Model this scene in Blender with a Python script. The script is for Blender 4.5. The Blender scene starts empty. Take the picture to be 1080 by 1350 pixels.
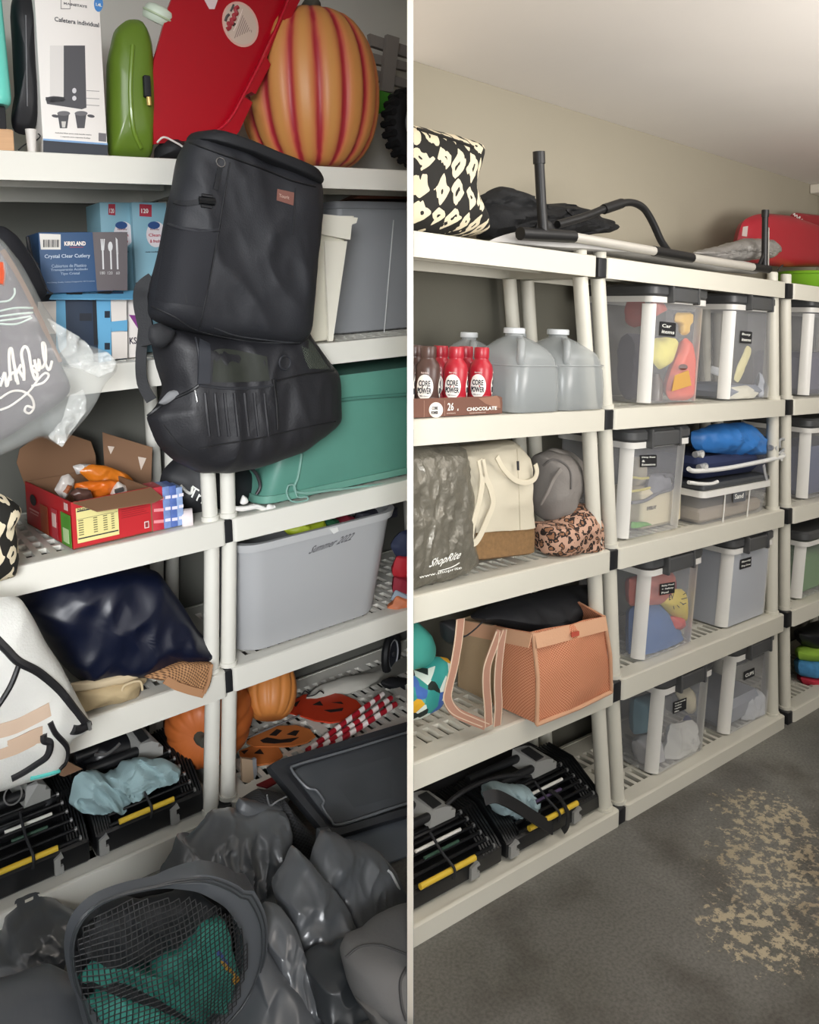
import bpy, bmesh, math, random
import numpy as np
from mathutils import Vector, Matrix, noise
from mathutils.bvhtree import BVHTree
random.seed(7)
SC = bpy.context.scene
COL = SC.collection
# ------------------------------------------------------------ camera, sky, lamps, exposure
F, CX, YH = 1080., 540., 400.          # focal length in px, horizon row (lens shift)
EYE = Vector((0, 0, 1.44))
cam = bpy.data.cameras.new('camera'); co = bpy.data.objects.new('camera', cam); COL.objects.link(co)
co.location = EYE; co.rotation_euler = (math.pi/2, 0, 0)
cam.sensor_fit = 'HORIZONTAL'; cam.sensor_width = 36; cam.lens = 36
cam.shift_y = -(675-YH)/1080.; cam.clip_start = 0.02
SC.camera = co
SC.view_settings.view_transform = 'Standard'; SC.view_settings.look = 'None'
SC.view_settings.exposure = 0.0; SC.view_settings.gamma = 1; SC.view_settings.use_curve_mapping = False
wd = bpy.data.worlds.new('sky'); SC.world = wd; wd.use_nodes = True
bg = wd.node_tree.nodes['Background']; bg.inputs[0].default_value = (.86, .93, 1, 1); bg.inputs[1].default_value = .1
def lamp(name, loc, aim, sx, sy, power, col):
    l = bpy.data.lights.new(name, 'AREA'); l.shape = 'RECTANGLE'; l.size = sx; l.size_y = sy; l.energy = power; l.color = col
    o = bpy.data.objects.new(name, l); COL.objects.link(o); o.location = loc
    o.rotation_euler = (Vector(aim)-Vector(loc)).to_track_quat('-Z', 'Y').to_euler()
    return o
lamp('high_fill_left', (-.3, 1.0, 2.3), (-.1, 3.0, 2.1), 1.4, .25, 6, (.97, .98, 1))  # added, unseen strip that lifts the left bay's upper back wall
lamp('high_fill_right', (1.42, 1.95, 1.97), (1.28, 2.55, .2), 1.9, .2, 7, (1, .98, .95))  # added steep strip over the right shelves, leaves their insides dim
lamp('front_fill_left', (-.12, -1.4, 1.7), (-.52, 2.1, 1.0), 1.0, 1.2, 11.5, (.97, .985, 1)).data.spread = math.radians(42)  # added narrow-beam fill for the left bay, kept off the right one
lamp('open_door_right', (3.4, -1.6, 1.0), (1.2, 2.6, 1.2), 2.4, 1.7, 36, (1, .97, .93))
lamp('bounce_fill', (1.6, -2.6, .05), (1.2, 1.2, 2.2), 3.2, 2.0, 10, (1, .96, .9))  # added low lamp, throws light upward as if bounced off a driveway
lamp('ceiling_fill_right', (1.75, .9, 1.5), (1.4, 1.5, 2.6), .9, .9, 44, (1, .96, .92))  # added lamp facing up, there only to brighten the right ceiling
# ------------------------------------------------------------ the two bays: s along the shelves, d into them, z up
class Bay:
    def __init__(b, vp, px, py, Y0, side):
        d = Vector(((vp[0]-CX)/F, 1, -(vp[1]-YH)/F)); b.u = d.normalized()
        b.w = Vector((0, 0, 1)).cross(b.u).normalized(); b.n = b.u.cross(b.w)
        b.O = EYE + Y0*Vector(((px-CX)/F, 1, -(py-YH)/F)); b.side = side
        b.M = Matrix((b.u, b.w, b.n)).transposed().to_4x4(); b.M.translation = b.O
        b.I = b.M.inverted(); b.c = b.I @ EYE
    def ray(b, px, py):
        return b.I.to_3x3() @ Vector(((px-CX)/F, 1, -(py-YH)/F))
    def P(b, px, py, d=0.):                        # where the sight line meets the upright plane at depth d
        r = b.ray(px, py); return b.c + r*((d-b.c.y)/r.y)
    def Z(b, px, py, z):                           # ... or the level plane at height z
        r = b.ray(px, py); return b.c + r*((z-b.c.z)/r.z)
    def s(b, px, py, d=0.): return b.P(px, py, d).x
L = Bay((2018, 299), 303, 1103, 2.2, -1)
R = Bay((1840, 483), 827, 1083, 2.3, 1)
LZ = [1.809, 1.297, .85, .443, .066]
RZ = [1.573, 1.157, .768, .400, .041]
# ------------------------------------------------------------ materials
def lin(h):
    if isinstance(h, str):
        h = [int(h[i:i+2], 16)/255 for i in (0, 2, 4)]
    return tuple(c/12.92 if c <= .04045 else ((c+.055)/1.055)**2.4 for c in h) + (1,)
_M = {}
def nd(t, typ, **kw):
    n = t.nodes.new(typ)
    for k, v in kw.items(): setattr(n, k, v)
    return n
def M(col, rough=.6, metal=0, var=0., vs=8., bump=0., bs=60., spec=.5, clear=0., sheen=0., stretch=None, det=3.):
    key = (col, rough, metal, var, vs, bump, bs, spec, clear, sheen, stretch)
    if key in _M: return _M[key]
    m = bpy.data.materials.new('m_'+str(len(_M))); m.use_nodes = True; t = m.node_tree; p = t.nodes['Principled BSDF']
    c = lin(col); p.inputs['Base Color'].default_value = c; p.inputs['Roughness'].default_value = rough
    p.inputs['Metallic'].default_value = metal; p.inputs['Specular IOR Level'].default_value = spec
    p.inputs['Coat Weight'].default_value = clear; p.inputs['Sheen Weight'].default_value = sheen
    tc = nd(t, 'ShaderNodeTexCoord'); src = tc.outputs['Object']
    if stretch:
        mp = nd(t, 'ShaderNodeMapping'); mp.inputs['Scale'].default_value = stretch; t.links.new(src, mp.inputs[0]); src = mp.outputs[0]
    if var:
        n = nd(t, 'ShaderNodeTexNoise'); n.inputs['Scale'].default_value = vs; n.inputs['Detail'].default_value = det; t.links.new(src, n.inputs['Vector'])
        x = nd(t, 'ShaderNodeMix', data_type='RGBA'); t.links.new(n.outputs[0], x.inputs[0])
        x.inputs[6].default_value = tuple(v*(1-var) for v in c[:3])+(1,); x.inputs[7].default_value = tuple(min(1, v*(1+var)) for v in c[:3])+(1,)
        t.links.new(x.outputs[2], p.inputs['Base Color'])
    if bump:
        n = nd(t, 'ShaderNodeTexNoise'); n.inputs['Scale'].default_value = bs; n.inputs['Detail'].default_value = 3; t.links.new(src, n.inputs['Vector'])
        b = nd(t, 'ShaderNodeBump'); b.inputs['Strength'].default_value = bump; b.inputs['Distance'].default_value = .004
        t.links.new(n.outputs[0], b.inputs['Height']); t.links.new(b.outputs[0], p.inputs['Normal'])
    _M[key] = m; return m
def see(m, amount):                                  # clear plastic: part of the light passes straight through
    k = (m.name, amount)
    if k in _M: return _M[k]
    c = m.copy(); t = c.node_tree; p = t.nodes['Principled BSDF']; o = t.nodes['Material Output']
    tr = nd(t, 'ShaderNodeBsdfTransparent'); x = nd(t, 'ShaderNodeMixShader'); x.inputs[0].default_value = 1-amount
    t.links.new(tr.outputs[0], x.inputs[1]); t.links.new(p.outputs[0], x.inputs[2]); t.links.new(x.outputs[0], o.inputs[0])
    _M[k] = c; return c
def patt(name, build, rough=.8):                     # material whose colour comes from a small node graph
    if name in _M: return _M[name]
    m = bpy.data.materials.new(name); m.use_nodes = True; t = m.node_tree; p = t.nodes['Principled BSDF']; p.inputs['Roughness'].default_value = rough
    tc = nd(t, 'ShaderNodeTexCoord'); build(t, p, tc.outputs['Object']); _M[name] = m; return m
def ramp(t, stops, const=True):
    r = nd(t, 'ShaderNodeValToRGB'); e = r.color_ramp
    e.interpolation = 'CONSTANT' if const else 'LINEAR'
    for i, (q, c) in enumerate(stops):
        k = e.elements[i] if i < 2 else e.elements.new(q)
        k.position = q; k.color = lin(c)
    return r
def vmap(t, src, scale, rot=(0, 0, 0)):
    mp = nd(t, 'ShaderNodeMapping'); mp.inputs['Scale'].default_value = scale; mp.inputs['Rotation'].default_value = rot
    t.links.new(src, mp.inputs[0]); return mp.outputs[0]
def math_(t, op, a, b=None):
    n = nd(t, 'ShaderNodeMath', operation=op)
    for i, v in enumerate((a, b)):
        if v is None: continue
        if isinstance(v, (int, float)): n.inputs[i].default_value = v
        else: t.links.new(v, n.inputs[i])
    return n.outputs[0]
def g_ikat(t, p, src):
    n = nd(t, 'ShaderNodeTexNoise'); n.inputs['Scale'].default_value = 60; t.links.new(vmap(t, src, (1, 1, .25)), n.inputs[0])
    sx = nd(t, 'ShaderNodeSeparateXYZ'); t.links.new(src, sx.inputs[0])
    n9 = nd(t, 'ShaderNodeTexNoise'); n9.inputs['Scale'].default_value = 14; t.links.new(src, n9.inputs[0])
    j = math_(t, 'ADD', math_(t, 'MULTIPLY', math_(t, 'SUBTRACT', n.outputs[0], .5), 3.0), math_(t, 'MULTIPLY', n9.outputs[0], 7.0))
    xx = math_(t, 'ADD', math_(t, 'ADD', sx.outputs[0], sx.outputs[1]), 0)
    a = math_(t, 'COSINE', math_(t, 'ADD', math_(t, 'MULTIPLY', xx, 128), j)); b = math_(t, 'COSINE', math_(t, 'ADD', math_(t, 'MULTIPLY', sx.outputs[2], 98), j))
    c = math_(t, 'MULTIPLY', math_(t, 'ADD', a, b), 1.6); r = ramp(t, [(0, '16140f'), (.56, 'd8ccb0')])
    t.links.new(math_(t, 'ADD', math_(t, 'MULTIPLY', math_(t, 'SINE', c), .5), .5), r.inputs[0]); t.links.new(r.outputs[0], p.inputs['Base Color'])
IKAT = patt('ikat', g_ikat)
def g_leo(t, p, src):
    v = nd(t, 'ShaderNodeTexVoronoi'); v.inputs['Scale'].default_value = 58; n = nd(t, 'ShaderNodeTexNoise'); n.inputs['Scale'].default_value = 45
    t.links.new(src, n.inputs[0]); x = nd(t, 'ShaderNodeMix', data_type='RGBA'); x.inputs[0].default_value = .03
    t.links.new(src, x.inputs[6]); t.links.new(n.outputs[1], x.inputs[7]); t.links.new(x.outputs[2], v.inputs[0])
    r = ramp(t, [(0, '8f6448'), (.3, '21140f'), (.52, 'b8927c')]); t.links.new(v.outputs[0], r.inputs[0]); t.links.new(r.outputs[0], p.inputs['Base Color'])
LEO = patt('leopard', g_leo)
def g_color(t, p, src):
    v = nd(t, 'ShaderNodeTexVoronoi'); v.inputs['Scale'].default_value = 36; t.links.new(src, v.inputs[0])
    s = nd(t, 'ShaderNodeSeparateColor'); t.links.new(v.outputs[1], s.inputs[0])
    r = ramp(t, [(0, '2f8f88'), (.3, '16241f'), (.45, 'd9a520'), (.6, '5aa59a'), (.75, '3d63a8'), (.85, 'cfd9d0')]); t.links.new(s.outputs[0], r.inputs[0]); t.links.new(r.outputs[0], p.inputs['Base Color'])
SWIM = patt('swim_print', g_color)
def g_pump(t, p, src):
    sx = nd(t, 'ShaderNodeSeparateXYZ'); t.links.new(src, sx.inputs[0])
    a = math_(t, 'ARCTAN2', sx.outputs[1], sx.outputs[0])
    n = nd(t, 'ShaderNodeTexNoise'); n.inputs['Scale'].default_value = 30; t.links.new(vmap(t, src, (1, 1, .1)), n.inputs[0])
    c = math_(t, 'ADD', math_(t, 'MULTIPLY', math_(t, 'COSINE', math_(t, 'MULTIPLY', a, 16)), .5), .5)
    c = math_(t, 'ADD', c, math_(t, 'MULTIPLY', math_(t, 'SUBTRACT', n.outputs[0], .5), .35))
    r = ramp(t, [(0, 'cd904f'), (.66, 'cb7f4c'), (.88, 'c05544'), (.98, 'a52833')], False); t.links.new(c, r.inputs[0]); t.links.new(r.outputs[0], p.inputs['Base Color'])
PUMPK = patt('pumpkin_skin', g_pump, .45)
def g_cane(t, p, src):
    w = nd(t, 'ShaderNodeTexWave'); w.inputs['Scale'].default_value = 6; w.inputs['Distortion'].default_value = 2.5; t.links.new(vmap(t, src, (1, 2.6, 2.6)), w.inputs[0])
    r = ramp(t, [(0, 'a81e2c'), (.55, 'f0e6e2')]); t.links.new(w.outputs[0], r.inputs[0]); t.links.new(r.outputs[0], p.inputs['Base Color'])
CANE = patt('candy_stripe', g_cane, .3)
def weave(name, c1, c2, sc, rough=.75):
    def g(t, p, src):
        sx = nd(t, 'ShaderNodeSeparateXYZ'); t.links.new(src, sx.inputs[0])
        a = math_(t, 'SINE', math_(t, 'MULTIPLY', math_(t, 'ADD', sx.outputs[0], sx.outputs[1]), sc)); b = math_(t, 'SINE', math_(t, 'MULTIPLY', sx.outputs[2], sc))
        c = math_(t, 'ADD', math_(t, 'MULTIPLY', math_(t, 'MULTIPLY', a, b), .5), .5)
        r = ramp(t, [(.25, c1), (.6, c2)], False); t.links.new(c, r.inputs[0]); t.links.new(r.outputs[0], p.inputs['Base Color'])
        bp = nd(t, 'ShaderNodeBump'); bp.inputs['Strength'].default_value = .4; bp.inputs['Distance'].default_value = .003; t.links.new(c, bp.inputs['Height']); t.links.new(bp.outputs[0], p.inputs['Normal'])
    return patt(name, g, rough)
def g_floor(t, p, src, spots):
    n1 = nd(t, 'ShaderNodeTexNoise'); n1.inputs['Scale'].default_value = 2.2; n1.inputs['Detail'].default_value = 6; t.links.new(src, n1.inputs[0])
    n2 = nd(t, 'ShaderNodeTexNoise'); n2.inputs['Scale'].default_value = 130; n2.inputs['Detail'].default_value = 4; t.links.new(src, n2.inputs[0])
    n3 = nd(t, 'ShaderNodeTexNoise'); n3.inputs['Scale'].default_value = 34; n3.inputs['Detail'].default_value = 8; n3.inputs['Roughness'].default_value = .75; t.links.new(src, n3.inputs[0])
    r1 = ramp(t, [(.3, '64635c'), (.55, '767570'), (.75, '86857e')], False); t.links.new(n1.outputs[0], r1.inputs[0])
    x = nd(t, 'ShaderNodeMix', data_type='RGBA', blend_type='MULTIPLY'); x.inputs[0].default_value = .5
    r2 = ramp(t, [(.3, '8a8a8a'), (.62, 'ffffff')], False); t.links.new(n2.outputs[0], r2.inputs[0])
    t.links.new(r1.outputs[0], x.inputs[6]); t.links.new(r2.outputs[0], x.inputs[7])
    # bare patches where the paint has come off, strongest around one worn spot
    sx = nd(t, 'ShaderNodeSeparateXYZ'); t.links.new(src, sx.inputs[0])
    worn = None
    for (ax, ay, rad) in spots:
        dx = math_(t, 'POWER', math_(t, 'SUBTRACT', sx.outputs[0], ax), 2); dy = math_(t, 'POWER', math_(t, 'SUBTRACT', sx.outputs[1], ay), 2)
        g = math_(t, 'SUBTRACT', 1, math_(t, 'DIVIDE', math_(t, 'SQRT', math_(t, 'ADD', dx, dy)), rad)); g = math_(t, 'MAXIMUM', g, 0)
        worn = g if worn is None else math_(t, 'MAXIMUM', worn, g)
    k = math_(t, 'ADD', n3.outputs[0], math_(t, 'MULTIPLY', math_(t, 'MINIMUM', worn, .5), .345)); r3 = ramp(t, [(.675, '000000'), (.70, 'ffffff')], False); t.links.new(k, r3.inputs[0])
    y = nd(t, 'ShaderNodeMix', data_type='RGBA'); t.links.new(r3.outputs[0], y.inputs[0]); t.links.new(x.outputs[2], y.inputs[6]); y.inputs[7].default_value = lin('b3a78e')
    n4 = nd(t, 'ShaderNodeTexNoise'); n4.inputs['Scale'].default_value = 3.4; n4.inputs['Detail'].default_value = 5; t.links.new(vmap(t, src, (1, 1, 1), (0, 0, 2)), n4.inputs[0])
    r4 = ramp(t, [(.34, '9a8f86'), (.52, 'ffffff')], False); t.links.new(n4.outputs[0], r4.inputs[0])
    z = nd(t, 'ShaderNodeMix', data_type='RGBA', blend_type='MULTIPLY'); z.inputs[0].default_value = .75; t.links.new(y.outputs[2], z.inputs[6]); t.links.new(r4.outputs[0], z.inputs[7])
    t.links.new(z.outputs[2], p.inputs['Base Color'])
    b = nd(t, 'ShaderNodeBump'); b.inputs['Strength'].default_value = .35; b.inputs['Distance'].default_value = .003; t.links.new(n2.outputs[0], b.inputs['Height']); t.links.new(b.outputs[0], p.inputs['Normal'])
WORN = [(R.Z(1045, 1150, 0).x, R.Z(1045, 1150, 0).y, .3), (R.Z(1000, 1225, 0).x, R.Z(1000, 1225, 0).y, .2), (R.Z(1010, 1075, 0).x, R.Z(1010, 1075, 0).y, .2)]
FLOOR = patt('painted_concrete', lambda t, p, c: g_floor(t, p, c, WORN), .5); FLOORL = patt('painted_concrete_left', lambda t, p, c: g_floor(t, p, c, [(2., -3., .2)]), .5)
RESIN = M('cfccbf', .42, var=.03, vs=5); RESINL = M('d8d6cd', .42, var=.02, vs=5)
BLK = M('15161a', .7, bump=.15, bs=250); CLIP = M('1a1b1f', .45); WHITE = M('efece6', .5); BLACKP = M('1c1c1c', .4)
CHALK = M('e9e9e2', .9); INK = M('25242a', .7)
# ------------------------------------------------------------ mesh builder, all in bay coordinates (s, d, z)
def smooth_closed(pts, n=72, it=2):
    pts = [Vector(p) for p in pts]; q = pts+[pts[0]]; ls = [0]
    for a, b in zip(q, q[1:]): ls.append(ls[-1]+(b-a).length)
    out = []; i = 0
    for k in range(n):
        t = ls[-1]*k/n
        while ls[i+1] < t: i += 1
        out.append(q[i].lerp(q[i+1], (t-ls[i])/max(1e-9, ls[i+1]-ls[i])))
    for _ in range(it): out = [(out[k-1]+2*out[k]+out[(k+1) % n])/4 for k in range(n)]
    return out
def spline(pts, n=8):
    pts = [Vector(p) for p in pts]; out = []
    if len(pts) < 3: return pts
    for i in range(len(pts)-1):
        p0, p1, p2, p3 = pts[max(0, i-1)], pts[i], pts[i+1], pts[min(len(pts)-1, i+2)]
        for k in range(n):
            t = k/n; out.append(.5*((2*p1)+(p2-p0)*t+(2*p0-5*p1+4*p2-p3)*t*t+(3*p1-p0-3*p2+p3)*t**3))
    return out+[pts[-1]]
def rr(x0, x1, y0, y1, r, n=4):
    r = max(1e-4, min(r, (x1-x0)/2-1e-5, (y1-y0)/2-1e-5)); out = []
    for cx, cy, a in ((x1-r, y1-r, 0), (x0+r, y1-r, 90), (x0+r, y0+r, 180), (x1-r, y0+r, 270)):
        for k in range(n+1):
            t = math.radians(a+90*k/n); out.append((cx+r*math.cos(t), cy+r*math.sin(t)))
    return out
class MB:
    def __init__(s): s.v = []; s.f = []; s.mi = []; s.cur = 0
    def add(s, vs, fs):
        o = len(s.v); s.v += [Vector(v) for v in vs]; s.f += [[i+o for i in f] for f in fs]; s.mi += [s.cur]*len(fs); return s
    def loft(s, rings, cap0=True, cap1=True, closed=True):
        n = len(rings[0]); vs = [p for r in rings for p in r]; fs = []
        for k in range(len(rings)-1):
            for i in range(n if closed else n-1):
                j = (i+1) % n; fs.append([k*n+i, k*n+j, (k+1)*n+j, (k+1)*n+i])
        if cap0: fs.append(list(range(n))[::-1])
        if cap1: fs.append([(len(rings)-1)*n+i for i in range(n)])
        return s.add(vs, fs)
    def rbox(s, x0, x1, y0, y1, z0, z1, b=.003, r=None, n=2):
        r = b if r is None else r
        R_ = lambda i, z: [(x, y, z) for x, y in rr(x0+i, x1-i, y0+i, y1-i, max(r-i, 1e-4), n)]
        b = min(b, (z1-z0)/2.01)
        return s.loft([R_(b, z0), R_(0, z0+b), R_(0, z1-b), R_(b, z1)])
    def qbox(s, base, z0, z1, flare=1.):
        c = sum((Vector(p) for p in base), Vector())/4
        lo = [Vector((p[0], p[1], z0)) for p in base]; hi = [Vector((c.x+(p[0]-c.x)*flare, c.y+(p[1]-c.y)*flare, z1)) for p in base]
        return s.add(lo+hi, [[3, 2, 1, 0], [4, 5, 6, 7]]+[[i, (i+1) % 4, 4+(i+1) % 4, 4+i] for i in range(4)])
    def prism(s, pts, off):                          # a flat outline given real thickness
        n = len(pts); off = Vector(off); a = [Vector(p) for p in pts]
        return s.add(a+[p+off for p in a], [list(range(n))[::-1], [n+i for i in range(n)]]+[[i, (i+1) % n, n+(i+1) % n, n+i] for i in range(n)])
    def tube(s, path, r, n=8, caps=True):
        path = [Vector(p) for p in path]; rings = []; up = None
        for i, p in enumerate(path):
            t = (path[min(i+1, len(path)-1)]-path[max(0, i-1)]).normalized()
            if up is None: up = t.orthogonal().normalized()
            up = (up-t*up.dot(t)).normalized(); sd = t.cross(up); q = r[i] if isinstance(r, (list, tuple)) else r
            rings.append([p+q*(math.cos(2*math.pi*k/n)*up+math.sin(2*math.pi*k/n)*sd) for k in range(n)])
        return s.loft(rings, caps, caps)
    def ring(s, c, ax, R_, r, n=24, m=8):
        ax = Vector(ax).normalized(); u = ax.orthogonal().normalized(); w = ax.cross(u); c = Vector(c); vs = []; fs = []
        for i in range(n):
            a = 2*math.pi*i/n; e = math.cos(a)*u+math.sin(a)*w
            for k in range(m):
                b = 2*math.pi*k/m; vs.append(c+e*(R_+r*math.cos(b))+ax*r*math.sin(b))
        for i in range(n):
            for k in range(m): fs.append([i*m+k, ((i+1) % n)*m+k, ((i+1) % n)*m+(k+1) % m, i*m+(k+1) % m])
        return s.add(vs, fs)
    def ribbon(s, path, width, nrm, th=.002):
        path = [Vector(p) for p in path]; rings = []
        for i, p in enumerate(path):
            t = (path[min(i+1, len(path)-1)]-path[max(0, i-1)]).normalized(); nn = nrm[i] if isinstance(nrm, list) else Vector(nrm)
            sd = t.cross(nn).normalized(); nn = sd.cross(t).normalized(); h = width/2
            rings.append([p-sd*h-nn*th, p+sd*h-nn*th, p+sd*h+nn*th, p-sd*h+nn*th])
        return s.loft(rings)
    def lathe(s, prof, c=(0, 0, 0), n=24, rib=None, ax=None):
        c = Vector(c); rings = []; rot = Vector((0, 0, 1)).rotation_difference(Vector(ax).normalized()).to_matrix() if ax else None
        for r, z in prof:
            ring = []
            for k in range(n):
                a = 2*math.pi*k/n; q = r*(rib(a) if rib else 1); p = Vector((q*math.cos(a), q*math.sin(a), z))
                ring.append(c+(rot @ p if rot else p))
            rings.append(ring)
        return s.loft(rings)
    def inflate(s, outline, tf, tb=None, pw=2.2, n=72, rings=14, it=2, lean=0., wr=0., ws=9., st=(1, 1, 1), seed=0., zmin=None, ridge=True, center=None, ang=0.):
        o = smooth_closed(outline, n, it); c = sum(o, Vector())/n if center is None else Vector(center); tb = tf if tb is None else tb; z0 = min(p.z for p in o); start = len(s.v)
        def P(k, r, sgn):
            p = c+(o[k]-c)*r; h = max(0., 1-r**pw)**.55
            p.y += lean*(p.z-z0)+sgn*(tf if sgn < 0 else tb)*h; return p
        R_ = [[P(k, i/rings, -1) for k in range(n)] for i in range(1, rings+1)]+[[P(k, i/rings, 1) for k in range(n)] for i in range(rings-1, 0, -1)]
        s.loft(R_)
        # close the two poles with fans instead of n-gons
        s.f.pop(); s.mi.pop(); s.f.pop(); s.mi.pop(); base = len(s.v); cf = c.copy(); cb = c.copy()
        cf.y += lean*(c.z-z0)-tf; cb.y += lean*(c.z-z0)+tb; s.v += [cf, cb]
        for k in range(n):
            s.f.append([base, start+(k+1) % n, start+k]); q = start+(2*rings-2)*n
            s.f.append([base+1, q+k, q+(k+1) % n]); s.mi += [s.cur]*2
        if wr: s.wrinkle(wr, ws, st, seed, start, ridge, ang)
        if zmin is not None:
            for v in s.v[start:]: v.z = max(v.z, zmin)
        return s
    def wrinkle(s, amp, sc, st=(1, 1, 1), seed=0., start=0, ridge=True, ang=0.):
        ca, sa = math.cos(math.radians(ang)), math.sin(math.radians(ang))
        for v in s.v[start:]:
            q = Vector(((v.x*ca+v.z*sa)*st[0], v.y*st[1], (v.z*ca-v.x*sa)*st[2]))*sc+Vector((seed, seed*1.7, -seed))
            a = noise.noise(q); b = noise.noise(q*2.1+Vector((5, 1, 9)))
            h = (1-2.4*abs(a))*.7+(1-2*abs(b))*.3 if ridge else a+.4*b
            w = noise.noise_vector(q*.7)
            v += Vector((w.x*amp*.5, -h*amp, w.z*amp*.5))
        return s
    def plate(s, bay, px, d, th=.002, z=None):       # outline traced on an upright (or level) face, extruded
        if z is None: return s.prism([bay.P(x, y, d) for x, y in px], (0, th, 0))
        return s.prism([bay.Z(x, y, z) for x, y in px], (0, 0, -th))
    def bvh(s): return BVHTree.FromPolygons([tuple(v) for v in s.v], [tuple(f) for f in s.f])
def ell(cx, cy, rx, ry, n=24, rot=0):
    a = math.radians(rot); return [(cx+rx*math.cos(t)*math.cos(a)-ry*math.sin(t)*math.sin(a), cy+rx*math.cos(t)*math.sin(a)+ry*math.sin(t)*math.cos(a)) for t in (2*math.pi*k/n for k in range(n))]
def hit(bay, bv, px, py, off=.001, dd=None):         # the point of a built surface behind a spot
    r = bay.ray(px, py).normalized(); h = bv.ray_cast(bay.c, r)[0]
    if h is None: h = bay.P(px, py, dd if dd is not None else 0)
    return h-r*off
def on(bay, mb, pts, off=.001, n=6):
    bv = mb.bvh(); pp = spline([(x, y, 0) for x, y in pts], n); hs = []
    if len(pp) == len(pts) == 2: pp = [pp[0].lerp(pp[1], k/n) for k in range(n+1)]
    for p in pp:
        r = bay.ray(p.x, p.y).normalized(); hs.append((p, r, bv.ray_cast(bay.c, r)[0]))
    ys = [h.y for _, _, h in hs if h is not None]; last = ys[0] if ys else min(v.y for v in mb.v); out = []
    for p, r, h in hs:
        if h is None: h = bay.P(p.x, p.y, last)
        last = h.y; out.append(h-r*off)
    return out
# ------------------------------------------------------------ objects
class Thing:
    def __init__(t, bay, name, label, cat, base, group=None, kind=None):
        t.o = bpy.data.objects.new(name, None); COL.objects.link(t.o); t.bay = bay; t.base = Vector(base)
        t.o.matrix_world = bay.M @ Matrix.Translation(t.base); t.o.empty_display_size = .05
        if kind: t.o['kind'] = kind
        if label: t.o['label'] = label
        if cat: t.o['category'] = cat
        if group: t.o['group'] = group
    def part(t, name, mb, mats, parent=None, label=None, smooth=.7, wire=None, clip=True, sub=0):
        o = mesh_obj(name, mb, mats, t.bay, t.base, smooth, clip); o.parent = parent or t.o
        if label: o['label'] = label
        if sub: md = o.modifiers.new('s', 'SUBSURF'); md.levels = md.render_levels = sub
        return o
    def text(t, txt, mat, org, right, up, h=None, w=None, parent=None, name='lettering', th=.0006, cyl=None, shear=0., center=False, hook=None):
        mb = text_mb(txt, org, right, up, h, w, th, cyl, shear, center, hook)
        return t.part(name, mb, mat, parent, smooth=0) if mb.v else None
def mesh_obj(name, mb, mats, bay, base, smooth=.7, clip=True):
    me = bpy.data.meshes.new(name); base = Vector(base); me.from_pydata([tuple(v-base) for v in mb.v], [], mb.f)
    for m in (mats if isinstance(mats, (list, tuple)) else [mats]): me.materials.append(m)
    if any(mb.mi): me.polygons.foreach_set('material_index', mb.mi)
    xs = [(bay.M @ v).x for v in mb.v]; lim = .009 if bay.side > 0 else -.006
    bm = bmesh.new(); bm.from_mesh(me); bmesh.ops.recalc_face_normals(bm, faces=bm.faces)
    if clip and (min(xs) < lim if bay.side > 0 else max(xs) > lim):      # things end at the board between the bays
        T = (bay.M @ Matrix.Translation(base)).inverted(); pc = T @ Vector((lim, 2, 1)); pn = (T.to_3x3() @ Vector((-bay.side, 0, 0))).normalized()
        g = bmesh.ops.bisect_plane(bm, geom=bm.verts[:]+bm.edges[:]+bm.faces[:], plane_co=pc, plane_no=pn, clear_outer=True)
        ed = [e for e in g['geom_cut'] if isinstance(e, bmesh.types.BMEdge)]
        if ed: bmesh.ops.holes_fill(bm, edges=ed, sides=0)
    bm.to_mesh(me); bm.free()
    if smooth:
        me.polygons.foreach_set('use_smooth', [True]*len(me.polygons)); me.set_sharp_from_angle(angle=smooth)
    o = bpy.data.objects.new(name, me); COL.objects.link(o); return o
_T = {}
def text_mb(txt, org, right, up, h=None, w=None, th=.0006, cyl=None, shear=0., center=False, hook=None):
    k = txt
    if k not in _T:
        c = bpy.data.curves.new('t', 'FONT'); c.body = txt; c.resolution_u = 2; c.extrude = .02; c.offset = .022 if txt.isupper() and len(txt) < 10 else .008; o = bpy.data.objects.new('t', c); COL.objects.link(o)
        dg = bpy.context.evaluated_depsgraph_get(); me = bpy.data.meshes.new_from_object(o.evaluated_get(dg))
        _T[k] = ([v.co.copy() for v in me.vertices], [list(p.vertices) for p in me.polygons]); bpy.data.objects.remove(o); bpy.data.curves.remove(c); bpy.data.meshes.remove(me)
    vs, fs = _T[k]; mb = MB()
    if not vs: return mb
    x0 = min(v.x for v in vs); x1 = max(v.x for v in vs); y0 = min(v.y for v in vs); y1 = max(v.y for v in vs)
    right = Vector(right).normalized(); up = Vector(up).normalized(); org = Vector(org); nn = right.cross(up)
    sy = (h or 0)/(y1-y0); sx = w/(x1-x0) if w else sy; sy = sy or sx; out = []
    for v in vs:
        x = (v.x-x0-(x1-x0)/2*center)*sx; y = (v.y-y0)*sy; x += shear*y; zz = th*(1 if v.z > 0 else 0)
        if hook: out.append(hook(x, y, zz))
        elif cyl:
            c, r, a0 = cyl; a = a0+x/r; out.append(Vector((c[0]+(r+zz)*math.sin(a), c[1]-(r+zz)*math.cos(a), org.z+y)))
        else: out.append(org+right*x+up*y+nn*zz)
    return mb.add(out, fs)
def structure(bay, name, mb, mat, smooth=0):
    o = mesh_obj(name, mb, mat, bay, (0, 0, 0), smooth); o.matrix_world = bay.M; o['kind'] = 'structure'; return o
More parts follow.
